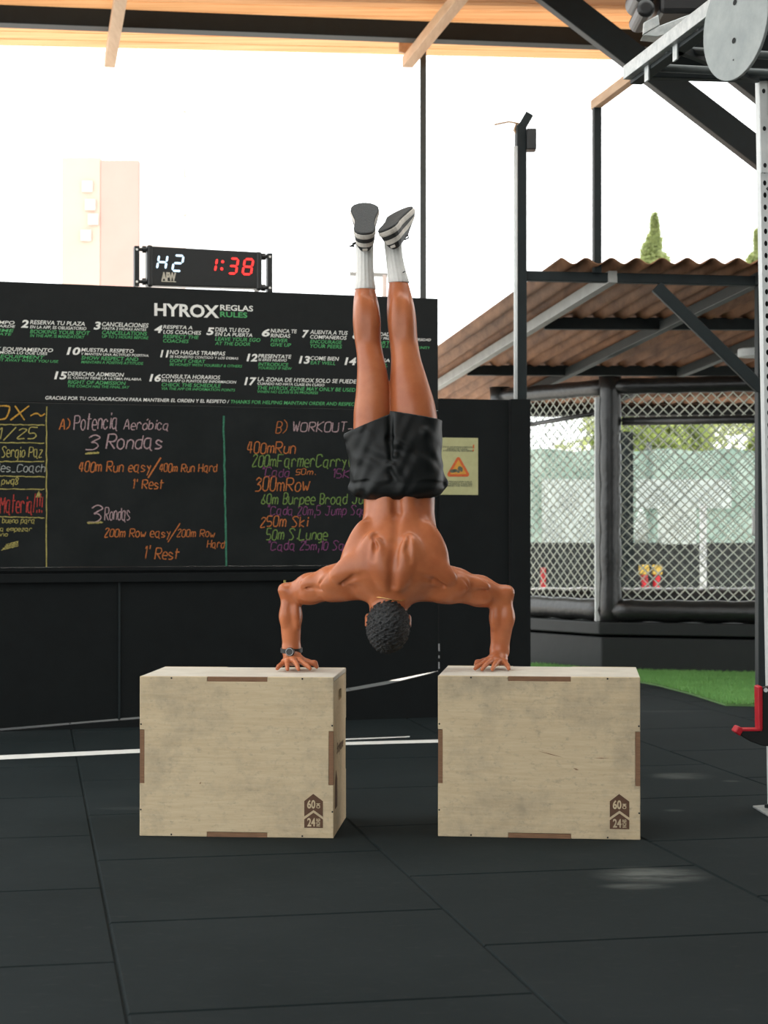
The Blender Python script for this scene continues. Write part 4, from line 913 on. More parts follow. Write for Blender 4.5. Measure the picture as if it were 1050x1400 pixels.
plyo('plyo_box', bl_, br_, .475, .595, 2.0, 'left wooden box marked 60 and 24, its right side with a hand hole in view', True)
cl_ = fp(598.8, 1143.4); cr_ = fp(875.6, 1148.6)
plyo('plyo_box', cl_, cr_, .50, .598, 9.0, 'right wooden box marked 60 and 24, nearer the green turf', False)
# ------------------------------------------------------------------ the person: one continuous body grown from a distance field
class Prim:
    def __init__(s, lo, hi, fn, op='u', k=.02): s.lo = np.array(lo, float); s.hi = np.array(hi, float); s.fn = fn; s.op = op; s.k = k
def cone(a, b, ra, rb, k=.02, op='u', squash=None):
    a = np.array(a, float); b = np.array(b, float); r = max(ra, rb)
    def fn(x, y, z):
        d = b - a; L = max(d.dot(d), 1e-12); px, py, pz = x - a[0], y - a[1], z - a[2]
        t = np.clip((px * d[0] + py * d[1] + pz * d[2]) / L, 0, 1); t2 = t * t * (3 - 2 * t) * .5 + t * .5
        return np.sqrt((px - t * d[0]) ** 2 + (py - t * d[1]) ** 2 + (pz - t * d[2]) ** 2) - (ra + (rb - ra) * t2)
    return Prim(np.minimum(a, b) - r, np.maximum(a, b) + r, fn, op, k)
def ell(c, r, axes=None, k=.02, op='u'):
    c = np.array(c, float); r = np.array(r, float); A = np.eye(3) if axes is None else np.array([list(q) for q in axes], float)
    def fn(x, y, z):
        p = (x - c[0], y - c[1], z - c[2]); q = [A[i][0] * p[0] + A[i][1] * p[1] + A[i][2] * p[2] for i in range(3)]
        k0 = np.sqrt((q[0] / r[0]) ** 2 + (q[1] / r[1]) ** 2 + (q[2] / r[2]) ** 2); k1 = np.sqrt((q[0] / r[0] ** 2) ** 2 + (q[1] / r[1] ** 2) ** 2 + (q[2] / r[2] ** 2) ** 2) + 1e-9
        return k0 * (k0 - 1) / k1
    m = r.max(); return Prim(c - m, c + m, fn, op, k)
class Loft:
    """stack of elliptical sections (z, cx, cy, a, b)"""
    def __init__(s, secs):
        S = np.array(sorted(secs)); zz = np.linspace(S[0, 0], S[-1, 0], 200); s.z = zz; s.v = []
        for c in range(1, 5):
            v = np.interp(zz, S[:, 0], S[:, c]); kern = np.hanning(17); kern /= kern.sum(); vp = np.pad(v, 8, mode='edge'); s.v.append(np.convolve(vp, kern, 'valid'))
    def at(s, z): return [float(np.interp(z, s.z, v)) for v in s.v]
    def prim(s, k=.02, ex=2.25, op='u'):
        z0, z1 = s.z[0], s.z[-1]
        def fn(x, y, z):
            cx, cy, a, b = [np.interp(np.asarray(z).ravel(), s.z, v).reshape(np.shape(z)) for v in s.v]
            q = (np.abs((x - cx) / a) ** ex + np.abs((y - cy) / b) ** ex) ** (1 / ex); d = (q - 1) * np.minimum(a, b)
            return np.maximum(d, np.maximum(z - z1, z0 - z))
        cx, cy, a, b = s.v; m = .01
        return Prim((min(cx - a) - m, min(cy - b) - m, z0 - m), (max(cx + a) + m, max(cy + b) + m, z1 + m), fn, op, k)
    def back(s, px, py, Y=6.95):
        for _ in range(3):
            p = at(px, py, Y); cx, cy, a, b = s.at(p.z); u = min(.95, abs((p.x - cx) / a)); Y = cy - b * math.sqrt(1 - u * u)
        return at(px, py, Y)
class Field:
    def __init__(s, lo, hi, h):
        s.lo = np.array(lo, float); s.h = h; s.n = np.ceil((np.array(hi) - s.lo) / h).astype(int) + 1
        s.F = np.full(tuple(s.n), .2, np.float32)
    def run(s, prims):
        for p in prims:
            mg = p.k + 2 * s.h; i0 = np.clip(np.floor((p.lo - mg - s.lo) / s.h).astype(int), 0, s.n); i1 = np.clip(np.ceil((p.hi + mg - s.lo) / s.h).astype(int) + 1, 0, s.n)
            if (i1 <= i0).any(): continue
            ax = [(s.lo[c] + s.h * np.arange(i0[c], i1[c])).astype(np.float32) for c in range(3)]
            d = p.fn(ax[0][:, None, None], ax[1][None, :, None], ax[2][None, None, :]).astype(np.float32)
            sub = s.F[i0[0]:i1[0], i0[1]:i1[1], i0[2]:i1[2]]; d = np.broadcast_to(d, sub.shape)
            if p.op == 'u':
                hh = np.maximum(p.k - np.abs(sub - d), 0) / p.k; sub[...] = np.minimum(sub, d) - hh * hh * p.k * .25
            elif p.op == 's':
                hh = np.maximum(p.k - np.abs(sub + d), 0) / p.k; sub[...] = np.maximum(sub, -d) + hh * hh * p.k * .25
            elif p.op == 'i': sub[...] = np.maximum(sub, d)
            elif p.op == 'a': sub[...] = sub + d
        return s
    def mesh(s):
        F = s.F; ins = F < 0; c = [slice(0, -1), slice(1, None)]
        cnt = sum(ins[c[i], c[j], c[k]].astype(np.uint8) for i in (0, 1) for j in (0, 1) for k in (0, 1))
        act = (cnt > 0) & (cnt < 8); idx = np.argwhere(act); ids = np.full(act.shape, -1, np.int32); ids[act] = np.arange(len(idx))
        P = np.zeros((len(idx), 3)); N = np.zeros(len(idx)); off = [(i, j, k) for i in (0, 1) for j in (0, 1) for k in (0, 1)]
        val = {o: F[idx[:, 0] + o[0], idx[:, 1] + o[1], idx[:, 2] + o[2]] for o in off}
        for o in off:
            for a in range(3):
                if o[a] == 1: continue
                q = list(o); q[a] = 1; va, vb = val[o], val[tuple(q)]; x = (va < 0) != (vb < 0); t = np.where(x, va / np.where(x, va - vb, 1), 0)
                pt = np.tile(np.array(o, float), (len(idx), 1)); pt[:, a] = t; P[x] += pt[x]; N[x] += 1
        V_ = s.lo + s.h * (idx + P / N[:, None]); Q = []
        for a in range(3):
            sl0 = [slice(None)] * 3; sl1 = [slice(None)] * 3; sl0[a] = slice(0, -1); sl1[a] = slice(1, None)
            A = ins[tuple(sl0)]; B = ins[tuple(sl1)]; e = np.argwhere(A != B); b, c2 = (a + 1) % 3, (a + 2) % 3
            e = e[(e[:, b] > 0) & (e[:, c2] > 0) & (e[:, b] < s.n[b] - 1) & (e[:, c2] < s.n[c2] - 1)]
            if not len(e): continue
            fl = A[e[:, 0], e[:, 1], e[:, 2]]; q = []
            for db, dc in ((1, 1), (0, 1), (0, 0), (1, 0)):
                w_ = e.copy(); w_[:, b] -= db; w_[:, c2] -= dc; q.append(ids[w_[:, 0], w_[:, 1], w_[:, 2]])
            q = np.stack(q, 1); q[~fl] = q[~fl][:, ::-1]; Q.append(q)
        return V_, np.concatenate(Q)
def relax(Vv, Q, it):
    E = np.concatenate([Q[:, [0, 1]], Q[:, [1, 2]], Q[:, [2, 3]], Q[:, [3, 0]]]); E = np.concatenate([E, E[:, ::-1]])
    for _ in range(it):
        S = np.zeros_like(Vv); n = np.bincount(E[:, 0], minlength=len(Vv)).astype(float)
        for c in range(3): S[:, c] = np.bincount(E[:, 0], Vv[E[:, 1], c], minlength=len(Vv))
        Vv = Vv * .5 + (S / n[:, None]) * .5
    return Vv
def field_object(name, fld, m, parent=None, origin=None, it=1):
    Vv, Q = fld.mesh(); Vv = relax(Vv, Q, it)
    T = inv(parent) if parent is not None else (Matrix.Translation(-Vector(origin)) if origin is not None else Matrix()); T = np.array(T)
    Vv = Vv @ T[:3, :3].T + T[:3, 3]
    me = bpy.data.meshes.new(name); me.vertices.add(len(Vv)); me.vertices.foreach_set('co', Vv.astype(np.float32).ravel())
    me.loops.add(Q.size); me.loops.foreach_set('vertex_index', Q.astype(np.int32).ravel()); me.polygons.add(len(Q))
    me.polygons.foreach_set('loop_start', (np.arange(len(Q)) * 4).astype(np.int32)); me.polygons.foreach_set('use_smooth', np.ones(len(Q), bool))
    me.materials.append(m); me.update(calc_edges=True); me.validate()
    o = bpy.data.objects.new(name, me); C.objects.link(o)
    if parent is not None: o.parent = parent
    elif origin is not None: o.location = origin
    return o
PXM = 7.0 / F                              # metres per pixel at the athlete
# torso sections: (py, cx, half width px, centre Y, half depth m)
TS = [(596, 541, 40, 7.06, .085), (610, 541, 48, 7.06, .110), (640, 544, 50, 7.06, .120), (665, 545.5, 49.5, 7.045, .105), (685, 546, 48.5, 7.03, .093), (703, 545.5, 48.5, 7.01, .092), (722, 544.5, 52, 6.99, .100),
      (738, 543, 60, 6.975, .110), (752, 540.5, 67.5, 6.965, .117), (766, 538, 72, 6.96, .120), (780, 536, 71, 6.955, .115), (795, 535, 64, 6.955, .105), (808, 534, 52, 6.955, .090), (820, 534, 34, 6.95, .070), (828, 534, 24, 6.945, .058)]
torso = Loft([(at(cx, py, Y).z, at(cx, py, Y).x, Y, hw * PXM, b) for py, cx, hw, Y, b in TS])
def sec(py, cx, hw, Y, b): p = at(cx, py, Y); return (p.z, p.x, Y, hw * PXM, b)
LL = [(640, 512, 27, 7.06), (605, 510, 26, 7.06), (585, 508.5, 25.8, 7.06), (560, 508.5, 25, 7.06), (540, 510, 23.8, 7.06), (510, 509, 20.8, 7.06), (488, 506.5, 18.4, 7.065), (470, 503.5, 17.9, 7.08), (455, 502, 18.8, 7.085), (438, 501.5, 19.4, 7.085), (420, 500.7, 18.2, 7.09), (405, 499.5, 15.8, 7.10), (395, 499, 13.6, 7.11), (370, 498.8, 10.6, 7.125), (345, 498.5, 10.2, 7.13)]
LR = [(640, 570, 29, 7.06), (605, 568, 31.5, 7.06), (585, 567, 32.5, 7.06), (568, 565.3, 32.3, 7.06), (550, 563.5, 31, 7.06), (520, 559, 26, 7.06), (490, 555, 20.3, 7.065), (465, 551.5, 19.4, 7.08), (440, 549.5, 20.3, 7.085), (422, 548, 19.6, 7.09), (405, 546.5, 17.0, 7.10), (386, 545, 13.2, 7.11), (365, 541, 10.6, 7.125), (340, 538, 10.2, 7.13)]
legL = Loft([sec(y, cx, r, Y, r * PXM * (1.08 if y > 540 else 1.02)) for y, cx, r, Y in LL]); legR = Loft([sec(y, cx, r, Y, r * PXM * (1.02 if y > 540 else 1.02)) for y, cx, r, Y in LR])
def P_(px, py, Y): return at(px, py, Y)
B = [torso.prim(.02), legL.prim(.012, 2.0), legR.prim(.012, 2.0)]
# neck and head
hc = at(530.5, 856, 6.90); ta_ = R(47); hu = Vector((-.02, -math.sin(ta_), -math.cos(ta_))).normalized(); hx = Vector((1, 0, -.02)); hx = (hx - hu * hx.dot(hu)).normalized(); hf = hu.cross(hx)
if hf.y < 0: hf = -hf
HA = [hx, hf, hu]
def hp(x, f, u): return hc + hx * x + hf * f + hu * u
B += [cone(at(534, 806, 6.955), hp(0, -.015, -.055), .066, .060, .035), cone(at(521, 805, 6.93), hp(-.035, -.03, -.045), .030, .026, .03), cone(at(547, 806, 6.93), hp(.035, -.03, -.045), .030, .026, .03)]
HEADP = [ell(hc, (.0755, .097, .097), HA, .02), ell(hp(0, .033, -.072), (.060, .062, .078), HA, .03), ell(hp(0, .070, -.128), (.027, .026, .020), HA, .03), cone(hp(0, .094, -.022), hp(0, .116, -.062), .007, .013, .012),
      ell(hp(0, .093, .0), (.05, .012, .010), HA, .015), ell(hp(-.031, .098, -.030), (.017, .014, .011), HA, .012, 's'), ell(hp(.031, .098, -.030), (.017, .014, .011), HA, .012, 's'),
      ell(hp(-.031, .082, -.030), (.012, .012, .012), HA, .004), ell(hp(.031, .082, -.030), (.012, .012, .012), HA, .004), ell(hp(0, .092, -.090), (.024, .010, .006), HA, .006), ell(hp(0, .090, -.101), (.021, .010, .006), HA, .006)]
for sx in (-1, 1):
    HEADP += [ell(hp(sx * .082, -.002, -.028), (.009, .019, .031), [(hx + hf * (-.35 * sx)).normalized(), (hf + hx * (.35 * sx)).normalized(), hu], .008), ell(hp(sx * .091, .002, -.026), (.006, .010, .018), HA, .004, 's')]
# arms
elL = at(400, 812, 7.06); elR = at(684, 817, 7.06); wrL = at(398.5, 889, 7.075); wrR = at(683, 890, 7.075)
shL = at(470, 792, 6.985); shR = at(608, 795, 6.985)
r_ = PXM
B += [ell(at(459, 796, 6.985), (.082, .072, .066), [(1, 0, -.30), (0, 1, 0), (.30, 0, 1)], .035), ell(at(617, 799, 6.985), (.082, .072, .066), [(1, 0, .30), (0, 1, 0), (-.30, 0, 1)], .035),
      cone(at(468, 796, 6.985), at(424, 805, 7.03), 22 * r_, 20.5 * r_, .03), cone(at(424, 805, 7.03), elL, 20.5 * r_, 15.5 * r_, .02),
      cone(at(608, 799, 6.985), at(655, 808, 7.03), 22 * r_, 20.5 * r_, .03), cone(at(655, 808, 7.03), elR, 20.5 * r_, 16.5 * r_, .02),
      ell(at(389, 806, 7.045), (.026, .028, .024), None, .025), ell(at(694, 809, 7.045), (.026, .028, .024), None, .025),
      cone(at(398, 818, 7.06), at(397.3, 842, 7.065), 13.5 * r_, 14.6 * r_, .02), cone(at(397.3, 842, 7.065), wrL, 14.6 * r_, 12.0 * r_, .02), 
      cone(at(685, 822, 7.06), at(686.5, 844, 7.065), 14.5 * r_, 16.2 * r_, .02), cone(at(686.5, 844, 7.065), wrR, 16.2 * r_, 12.4 * r_, .02)]
# back and shoulder muscles
def bump(px, py, rx, ry, th, rot=0, prot=.0, k=.014, loft=torso, op='u'):
    p = loft.back(px, py); a = R(rot); ax = Vector((math.cos(a), 0, -math.sin(a))); az = Vector((math.sin(a), 0, math.cos(a)))
    return ell(p + Vector((0, th - prot, 0)), (rx * r_, th, ry * r_), [ax, Vector((0, 1, 0)), az], k, op)
B += [bump(527, 700, 12, 75, .030, 3, .009, .028), bump(557.5, 700, 12.5, 75, .030, -4, .009, .028),
      bump(503, 747, 9, 20, .022, 22, .011, .018), bump(567, 750, 9, 20, .022, -22, .011, .018),
      bump(484, 776, 34, 17, .030, -24, .006, .03), bump(591, 780, 34, 17, .030, 24, .006, .03),
      bump(521, 770, 12, 36, .024, -12, .008, .024), bump(552, 772, 12, 36, .024, 12, .008, .024),
      cone(at(455, 805, 6.975), at(512, 804, 6.955), .043, .046, .03), cone(at(612, 808, 6.975), at(556, 806, 6.955), .043, .046, .03),
      bump(487, 742, 12, 32, .026, 22, .006, .03), bump(595, 745, 12, 32, .026, -22, .006, .03)]
def groove(pts, r, k, loft=torso, out=.0):
    L = []
    for a, b in zip(pts, pts[1:]): L.append(cone(loft.back(*a) - Vector((0, out, 0)), loft.back(*b) - Vector((0, out, 0)), r, r, k, 's'))
    return L
B += groove([(544, 660), (543, 700), (541, 740), (538, 770)], .010, .024, out=.007) + groove([(538, 768), (536, 800)], .008, .024, out=.012)
B += groove([(512, 732), (513.5, 748), (510, 764)], .005, .018, out=.017) + groove([(559, 735), (557.5, 751), (561, 766)], .005, .018, out=.017)
B += groove([(498, 786), (482, 790), (468, 797)], .004, .018, out=.020) + groove([(574, 789), (592, 793), (606, 800)], .004, .018, out=.020)
def pb(px, py, Y, rx, ry, th, rot=0, k=.014, op='u'):
    a = R(rot); return ell(at(px, py, Y), (rx * r_, th, ry * r_), [Vector((math.cos(a), 0, -math.sin(a))), Vector((0, 1, 0)), Vector((math.sin(a), 0, math.cos(a)))], k, op)
B += [pb(455, 796, 6.935, 20, 14, .026, -12), pb(622, 799, 6.935, 20, 14, .026, 12), pb(432, 794, 6.975, 21, 10, .022, -16), pb(648, 797, 6.975, 21, 10, .022, 16),
      pb(430, 813, 6.99, 20, 8.5, .020, -8), pb(652, 817, 6.99, 20, 8.5, .020, 8), pb(470, 813, 6.945, 16, 7, .02, 6), pb(606, 815, 6.945, 16, 7, .02, -6),
      cone(at(444, 787, 6.915), at(433, 806, 6.94), .003, .003, .012, 's'), cone(at(634, 790, 6.915), at(645, 809, 6.94), .003, .003, .012, 's'),
      cone(at(417, 803, 6.975), at(441, 806, 6.935), .0025, .0025, .012, 's'), cone(at(664, 806, 6.975), at(641, 809, 6.935), .0025, .0025, .012, 's'),
      pb(390, 838, 7.04, 7, 20, .024, 4), pb(405, 838, 7.035, 6, 22, .022, -3), pb(694, 840, 7.04, 8, 20, .026, -4), pb(678, 840, 7.035, 6.5, 22, .022, 3),
      cone(at(398, 832, 7.008), at(399, 862, 7.020), .002, .002, .010, 's'), cone(at(686, 834, 7.004), at(685, 864, 7.018), .002, .002, .010, 's')]
# legs: calf heads and hamstrings on the side turned to the camera
for lf, c in ((legL, (493, 509.5, 501)), (legR, (541, 558, 549.5))):
    B += [bump(c[0] + 1, 433, 8, 30, .024, 2, .004, .024, lf), bump(c[1] - 1, 437, 8, 30, .024, -2, .004, .024, lf)]
# hands
def hand(wr, knuckles, pips, tips, thumb, heel):
    L = []
    W_ = Vector(wr)
    for (kx, ky, kY), (qx, qy, qY), (tx_, ty) in zip(knuckles, pips, tips):
        kn = at(kx, ky, kY); pp = at(qx, qy, qY); tp = on_floor(tx_, ty, .6080)
        dp = pp.lerp(tp, .55) + Z * .0025
        L += [cone(heel.lerp(kn, .0) + (kn - heel) * .05 + Vector(((kn.x - heel.x) * .25, 0, 0)), kn, .0155, .0118, .016)]
        L += [cone(kn, pp, .0112, .0096, .005), cone(pp, dp, .0096, .0086, .003), cone(dp, tp, .0086, .0074, .003), ell(kn + Z * .002, (.0118,) * 3, None, .006)]
    pts = thumb
    for (a, b, ra, rb) in zip(pts, pts[1:], (.018, .0125, .0108), (.0125, .0108, .0085)): L.append(cone(a, b, ra, rb, .008))
    L += [cone(W_, heel, .033, .028, .02), ell(heel + Vector((0, -.008, -.008)), (.036, .030, .018), None, .015)]
    return L
hlL = at(400, 899, 7.055); hlL.z = max(hlL.z, .626); hlR = at(681, 899, 7.055); hlR.z = max(hlR.z, .626)
B += hand(wrL, [(388.5, 905.5, 7.0), (393.5, 903.5, 6.99), (400.5, 902.0, 6.985), (409.5, 903, 6.99)], [(383.5, 909.5, 6.955), (392.5, 907.5, 6.94), (404.5, 906.5, 6.935), (416.5, 908, 6.945)], [(379, 914.0), (393, 915.2), (408, 915.2), (424, 914.2)],
          [at(408, 901, 7.045), at(420, 905.5, 7.03), at(430, 906.8, 7.01), on_floor(433, 911.5, .6088)], hlL)
B += hand(wrR, [(666.5, 903, 6.99), (674.5, 902, 6.985), (681, 904, 6.99), (690, 906.0, 7.0)], [(658.5, 908, 6.945), (667, 906.5, 6.935), (677.5, 907.5, 6.94), (693.5, 909.5, 6.955)], [(649.5, 914.2), (659, 915.2), (673, 915.2), (695.5, 914.2)],
          [at(674, 901, 7.045), at(662, 904.5, 7.035), at(653, 905.8, 7.02), on_floor(650.5, 909.0, .6095)], hlR)
fld = Field((-.46, 6.74, .594), (.56, 7.26, 2.36), .0034); fld.run(B + HEADP)
borg = (0.02, 7.0, .60)
person = field_object('person', fld, M['skin'], origin=borg, it=1)
tag(person, 'shirtless man in black shorts doing a handstand push-up across the two wooden boxes', 'person')
LEGS = [torso.prim(.02), legL.prim(.012, 2.0), legR.prim(.012, 2.0)]

# hair
HR = [ell(hc, (.0825, .1045, .1045), HA, .01)]
def noise_fn(amp, fr, seed):
    def fn(x, y, z):
        q = 0
        r = np.random.RandomState(seed)
        for i in range(7):
            d = r.normal(size=3); d = d / np.linalg.norm(d) * fr * r.uniform(.7, 1.5); q = q + np.sin(x * d[0] + y * d[1] + z * d[2] + r.uniform(0, 6.28))
        return q * (amp / 3)
    return fn
big = .13
HR.append(Prim(np.array(hc) - big, np.array(hc) + big, noise_fn(.0034, 420, 4), 'a', .001))
def hairline(x, y, z):
    p = (x - hc.x, y - hc.y, z - hc.z); f_ = hf.x * p[0] + hf.y * p[1] + hf.z * p[2]; u_ = hu.x * p[0] + hu.y * p[1] + hu.z * p[2]; x_ = np.abs(hx.x * p[0] + hx.y * p[1] + hx.z * p[2])
    return np.maximum(f_ - (.052 + .40 * u_ - .10 * np.maximum(0, x_ - .03)), -.082 - u_)
HR.append(Prim(np.array(hc) - big, np.array(hc) + big, hairline, 'i', .001))
for sx in (-1, 1): HR.append(ell(hp(sx * .088, .0, -.028), (.022, .016, .028), HA, .004, 's'))
hf_ = Field(np.array(hc) - .125, np.array(hc) + .125, .0024).run(HR); field_object('hair', hf_, M['hair'], person, it=0)

# shorts
SH = Loft([sec(558, 536, 62, 7.05, .112), sec(580, 538, 61, 7.05, .125), sec(600, 541, 61, 7.05, .140), sec(630, 543, 60, 7.05, .145), sec(655, 543.5, 63.5, 7.045, .142), sec(668, 543.5, 64, 7.04, .138), sec(676, 543.5, 59, 7.035, .128), sec(682, 543.5, 50, 7.03, .110), sec(686, 543.5, 42, 7.03, .085)])
tubeL = Loft([sec(655, 512, 30, 7.05, .125), sec(620, 506, 30.5, 7.05, .122), sec(600, 503, 31.5, 7.05, .118), sec(585, 501.5, 32.5, 7.05, .115), sec(555, 498.5, 36, 7.05, .112)])
tubeR = Loft([sec(655, 575, 29, 7.05, .125), sec(620, 570, 32, 7.05, .122), sec(600, 569, 33.5, 7.05, .120), sec(575, 569.5, 36, 7.05, .118), sec(550, 570, 38, 7.05, .115)])
SP = [SH.prim(.03, 2.4)]
zc_ = at(540, 594, 7.05).z
SP += [tubeL.prim(.02, 2.2), tubeR.prim(.02, 2.2)]
SP += [cone(at(600, 648, 7.02), at(607.5, 660, 7.02), .014, .013, .02), cone(at(481, 667, 7.02), at(490, 672, 7.0), .016, .016, .025)]
seam = lambda a, b: cone(a, b, .007, .007, .022, 's')
YB = 6.917
SP += [seam(at(533.5, 560, 6.935), at(534, 600, 6.925)), seam(at(534, 600, 6.922), at(537, 650, 6.899))]
def fold(p, q, r=.006, k=.018, op='u'): return cone(p, q, r, r * .55, k, op)
FO = [((474, 596), (495, 585)), ((481, 612), (505, 592)), ((484, 640), (492, 612)), ((490, 652), (507, 630)), ((508, 672), (528, 636)), ((497, 668), (530, 655)), ((537, 582), (558, 598)), ((539, 575), (566, 594)), ((537, 600), (541, 622)), ((545, 606), (560, 612)), ((536, 636), (548, 654)), ((590, 622), (600, 640)), ((580, 590), (600, 610))]
def on_shorts(px, py):
    lf = SH if py > 600 else (tubeL if px < 534 else tubeR); return lf.back(px, py)
for i, (a, b) in enumerate(FO):
    p, q = on_shorts(*a), on_shorts(*b); SP.append(fold(p + Vector((0, .004, 0)), q + Vector((0, .006, 0)), .010, .022))
def wr_fn(x, y, z):
    a = x * 55 + z * 38; b = x * -70 + z * 60
    return .0016 * np.sin(a + 2.2 * np.sin(z * 30 + y * 12)) + .0012 * np.sin(b + 1.7 * np.sin(x * 40)) + 0 * y
SP.append(Prim((-.4, 6.7, 1.2), (.5, 7.4, 1.75), wr_fn, 'a', .001))
def hem(pa, pb):
    a = at(*pa, 6.95); b = at(*pb, 6.95); d = (b - a).normalized(); n_ = Vector((-d.z, 0, d.x)); n_ = n_ if n_.z > 0 else -n_
    return a, n_
ha, hn = hem((470, 592), (533, 566)); hb, hn2 = hem((533, 561.5), (605, 573)); xs_ = at(533.3, 570, 6.95).x
def hems(x, y, z):
    dl = (x - ha.x) * hn.x + (z - ha.z) * hn.z; dr = (x - hb.x) * hn2.x + (z - hb.z) * hn2.z
    arcl = .018 * np.clip((xs_ - x) / .18, 0, 1) * 0
    return np.where(x < xs_, dl - arcl, dr) + 0 * y
SP.append(Prim((-1, 6, 0), (1, 8, 3), hems, 'i', .001))
sf = Field((-.20, 6.84, 1.22), (.30, 7.26, 1.70), .0032).run(SP)
bf = Field((-.20, 6.84, 1.22), (.30, 7.26, 1.70), .0032).run(LEGS)
sf.F[...] = np.maximum(sf.F, -(bf.F - .004)); field_object('shorts', sf, M['shorts'], person, it=2)

# socks with ribs
def sock(path, name='sock'):
    mb = MB(); n = 60; rings = []
    for (py, cx, r, Y) in path:
        c = at(cx, py, Y)
        rings.append([c + Vector((math.cos(2 * math.pi * k / n) * (r * PXM + (.0016 if k % 4 < 2 else 0)), math.sin(2 * math.pi * k / n) * (r * PXM * 1.05 + (.0016 if k % 4 < 2 else 0)), 0)) for k in range(n)])
    return mb.loft(rings).build(name, M['sock'], person, smooth=True)
sock([(396, 499, 14.2, 7.11), (394.5, 499, 14.6, 7.11), (385, 499, 12.8, 7.117), (372, 498.8, 11.9, 7.124), (358, 498.6, 11.4, 7.128), (344, 498.5, 11.6, 7.13), (330, 498.5, 12, 7.13)])
s2 = sock([(387, 545, 13.8, 7.11), (385.5, 545, 14.2, 7.11), (374, 542.8, 12.8, 7.118), (362, 540.6, 11.9, 7.124), (350, 538.8, 11.3, 7.128), (338, 537.5, 11.4, 7.13), (326, 537, 12, 7.13)])
mb = MB(); a = at(550.5, 372.5, 7.083); b = at(554.5, 370.2, 7.092); mb.tube([a, a.lerp(b, .4) - Z * .001, b], [.0015, .0028, .001], 6); mb.build('tick_mark', M['shoe_black'], s2)

# shoes
def shoe(heel, t, x0, laces):
    t = Vector(t).normalized(); x = Vector(x0); x = (x - t * x.dot(t)).normalized(); n_ = x.cross(t); n_ = n_ if n_.z > 0 else -n_; up = -n_
    prof = [(0, .006), (.003, .016), (.010, .026), (.025, .034), (.05, .0375), (.09, .034), (.13, .035), (.17, .043), (.205, .0485), (.235, .046), (.258, .036), (.272, .022), (.278, .006)]
    prof = [(l, w_ * 1.13) for l, w_ in prof]
    out = [(l, w_ + .003 * (1 if .1 < l < .25 else 0)) for l, w_ in prof] + [(l, -w_) for l, w_ in prof[::-1]]
    def top(l): return float(np.interp(l, [0, .03, .07, .10, .14, .20, .25, .278], [.090, .084, .076, .088, .082, .060, .048, .040]))
    def bot(l): return float(np.interp(l, [0, .2, .278], [0, 0, .006]))
    def ring(f, inset, h=None):
        pts = []
        for l, w_ in out:
            ll = l + (inset if l < .14 else -inset * 2.2) * (1 - abs(l - .14) / .14 * 0) * min(1, abs(l - .14) / .1); ww = w_ * (1 - inset / .045)
            hh = bot(l) + (h if h is not None else .026 + f * (top(l) - .026)); pts.append(heel + x * ww + t * ll + up * hh)
        return pts
    # bands: black collar, white, black, white
    fr = [(0, .001), (.14, .002), (.30, .003), (.33, .0035), (.5, .004), (.60, .005), (.63, .0055), (.85, .011), (1.0, .017)]
    rings = [ring(f, i) for f, i in fr]; mb = MB(); n = len(out)
    for k in range(len(rings) - 1):
        m_ = 0 if fr[k][0] < .30 else (1 if fr[k][0] < .60 else 0)
        mb.loft([rings[k], rings[k + 1]], caps=False, mi=m_)
    mb.add(rings[-1], [tuple(range(n))], 0); mb.add(rings[0], [tuple(range(n))[::-1]], 0)
    s = mb.build('shoe', [M['shoe_black'], M['shoe_white']], person, label='black running shoe with white bands')
    mb = MB(); mb.loft([ring(0, .002, .006), ring(0, -.001, .011), ring(0, -.0015, .022), ring(0, .001, .028)]); mb.build('midsole', M['shoe_white'], s, smooth=False)
    mb = MB(); mb.loft([ring(0, .003, -.001), ring(0, .0, .002), ring(0, .0, .007)]); mb.build('outsole', M['outsole'], s)
    mb = MB(); c = heel + up * .075 - t * .0; mb.obox(c + t * .004, x, t, up, .010, .003, .0050); mb.build('heel_label', M['shoe_white'], s, bevel=.001)
    mb = MB()
    for pts in laces: mb.tube(pts, .0028, 6)
    mb.build('lace', M['shoe_black'], s, smooth=True)
shoe(at(498.5, 319.0, 6.985), (-.015, .80, .60), (1, 0, .02), [[at(487, 331, 7.13), at(482, 333, 7.12), at(484, 337, 7.11), at(478, 336.5, 7.1)], [at(486, 333, 7.13), at(481, 335.5, 7.1), at(479, 336.8, 7.09)]])
shoe(at(525.5, 314, 6.985), (.27, .84, .47), (.90, -.1, .42), [[at(549, 327, 7.11), at(553, 324, 7.1), at(558, 322, 7.09), at(558.5, 325, 7.09), at(554, 327.5, 7.1), at(549, 328, 7.11)], [at(548, 322, 7.11), at(551, 326, 7.1), at(550, 330, 7.1)], [at(547, 325, 7.1), at(552, 327, 7.1)]])

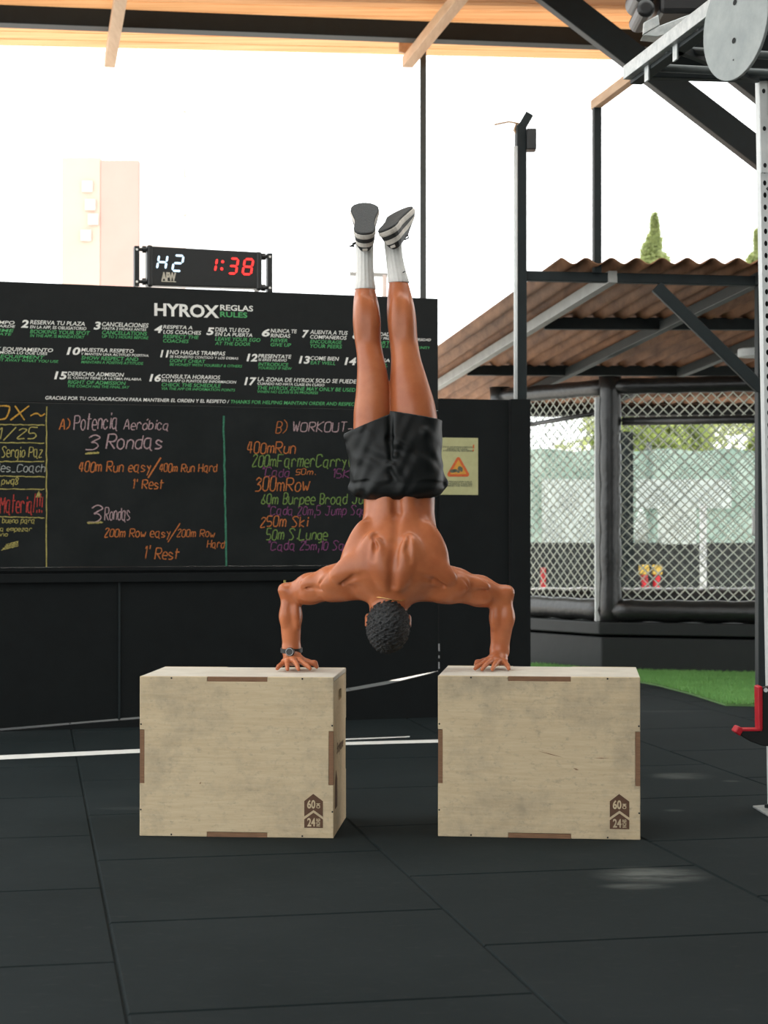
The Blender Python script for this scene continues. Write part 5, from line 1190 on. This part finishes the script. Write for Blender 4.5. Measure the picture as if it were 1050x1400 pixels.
# watch, ring, necklace
ax_ = (wrL - at(398, 860, 7.068)).normalized(); wc = wrL - ax_ * .001
e1 = Vector((1, 0, 0)); e1 = (e1 - ax_ * e1.dot(ax_)).normalized(); e2 = ax_.cross(e1)
mb = MB(); n = 32
mb.loft([[wc + (e1 * math.cos(2 * math.pi * k / n) * (.0415 + dr) + e2 * math.sin(2 * math.pi * k / n) * (.0415 + dr)) + ax_ * h for h, dr in ((-.008, -.003), (-.009, 0), (-.008, .002), (.008, .002), (.009, 0), (.008, -.003))] for k in range(n)], closed=True)
ws = mb.build('watch', M['black_plastic'], person, label='black sports watch')
fc = at(396.3, 891.3, 7.006); fn_ = Vector((-.20, -.97, .05)).normalized(); fx = fn_.cross(Z).normalized(); fz = fx.cross(fn_)
mb = MB(); mb.tube([fc - fn_ * -.004 * -1 - fn_ * .008, fc + fn_ * .003, fc + fn_ * .006, fc + fn_ * .007], [.0165, .0175, .0165, .0150], 28); mb.build('watch_case', M['black_plastic'], ws)
mb = MB(); pts = [fc + fn_ * .0072 + fx * (.0142 * math.cos(2 * math.pi * k / 28)) + fz * (.0142 * math.sin(2 * math.pi * k / 28)) for k in range(28)]; mb.tube(pts, .0010, 6, closed=True); mb.build('bezel', M['seam_silver'], ws, smooth=True)
rc = at(677.8, 907.2, 6.965); rd = (at(677.5, 907.5, 6.94) - at(681, 904, 6.99)).normalized(); r1 = rd.cross(Z).normalized(); r2 = rd.cross(r1)
mb = MB(); mb.tube([rc + r1 * (.0112 * math.cos(2 * math.pi * k / 20)) + r2 * (.0112 * math.sin(2 * math.pi * k / 20)) for k in range(20)], .0018, 6, closed=True); mb.build('ring', M['gold'], person, smooth=True)
mb = MB(); pts = []
nk = at(533.5, 817, 6.94)
for k in range(25):
    a = math.pi * (1.12 + .76 * k / 24); pts.append(nk + Vector((.077 * math.cos(a), .082 * math.sin(a), .006 + .010 * math.sin(a * 1.0) + .006 * math.cos(3 * a))))
mb.tube(pts, .0016, 6); mb.build('necklace', M['gold'], person, smooth=True)
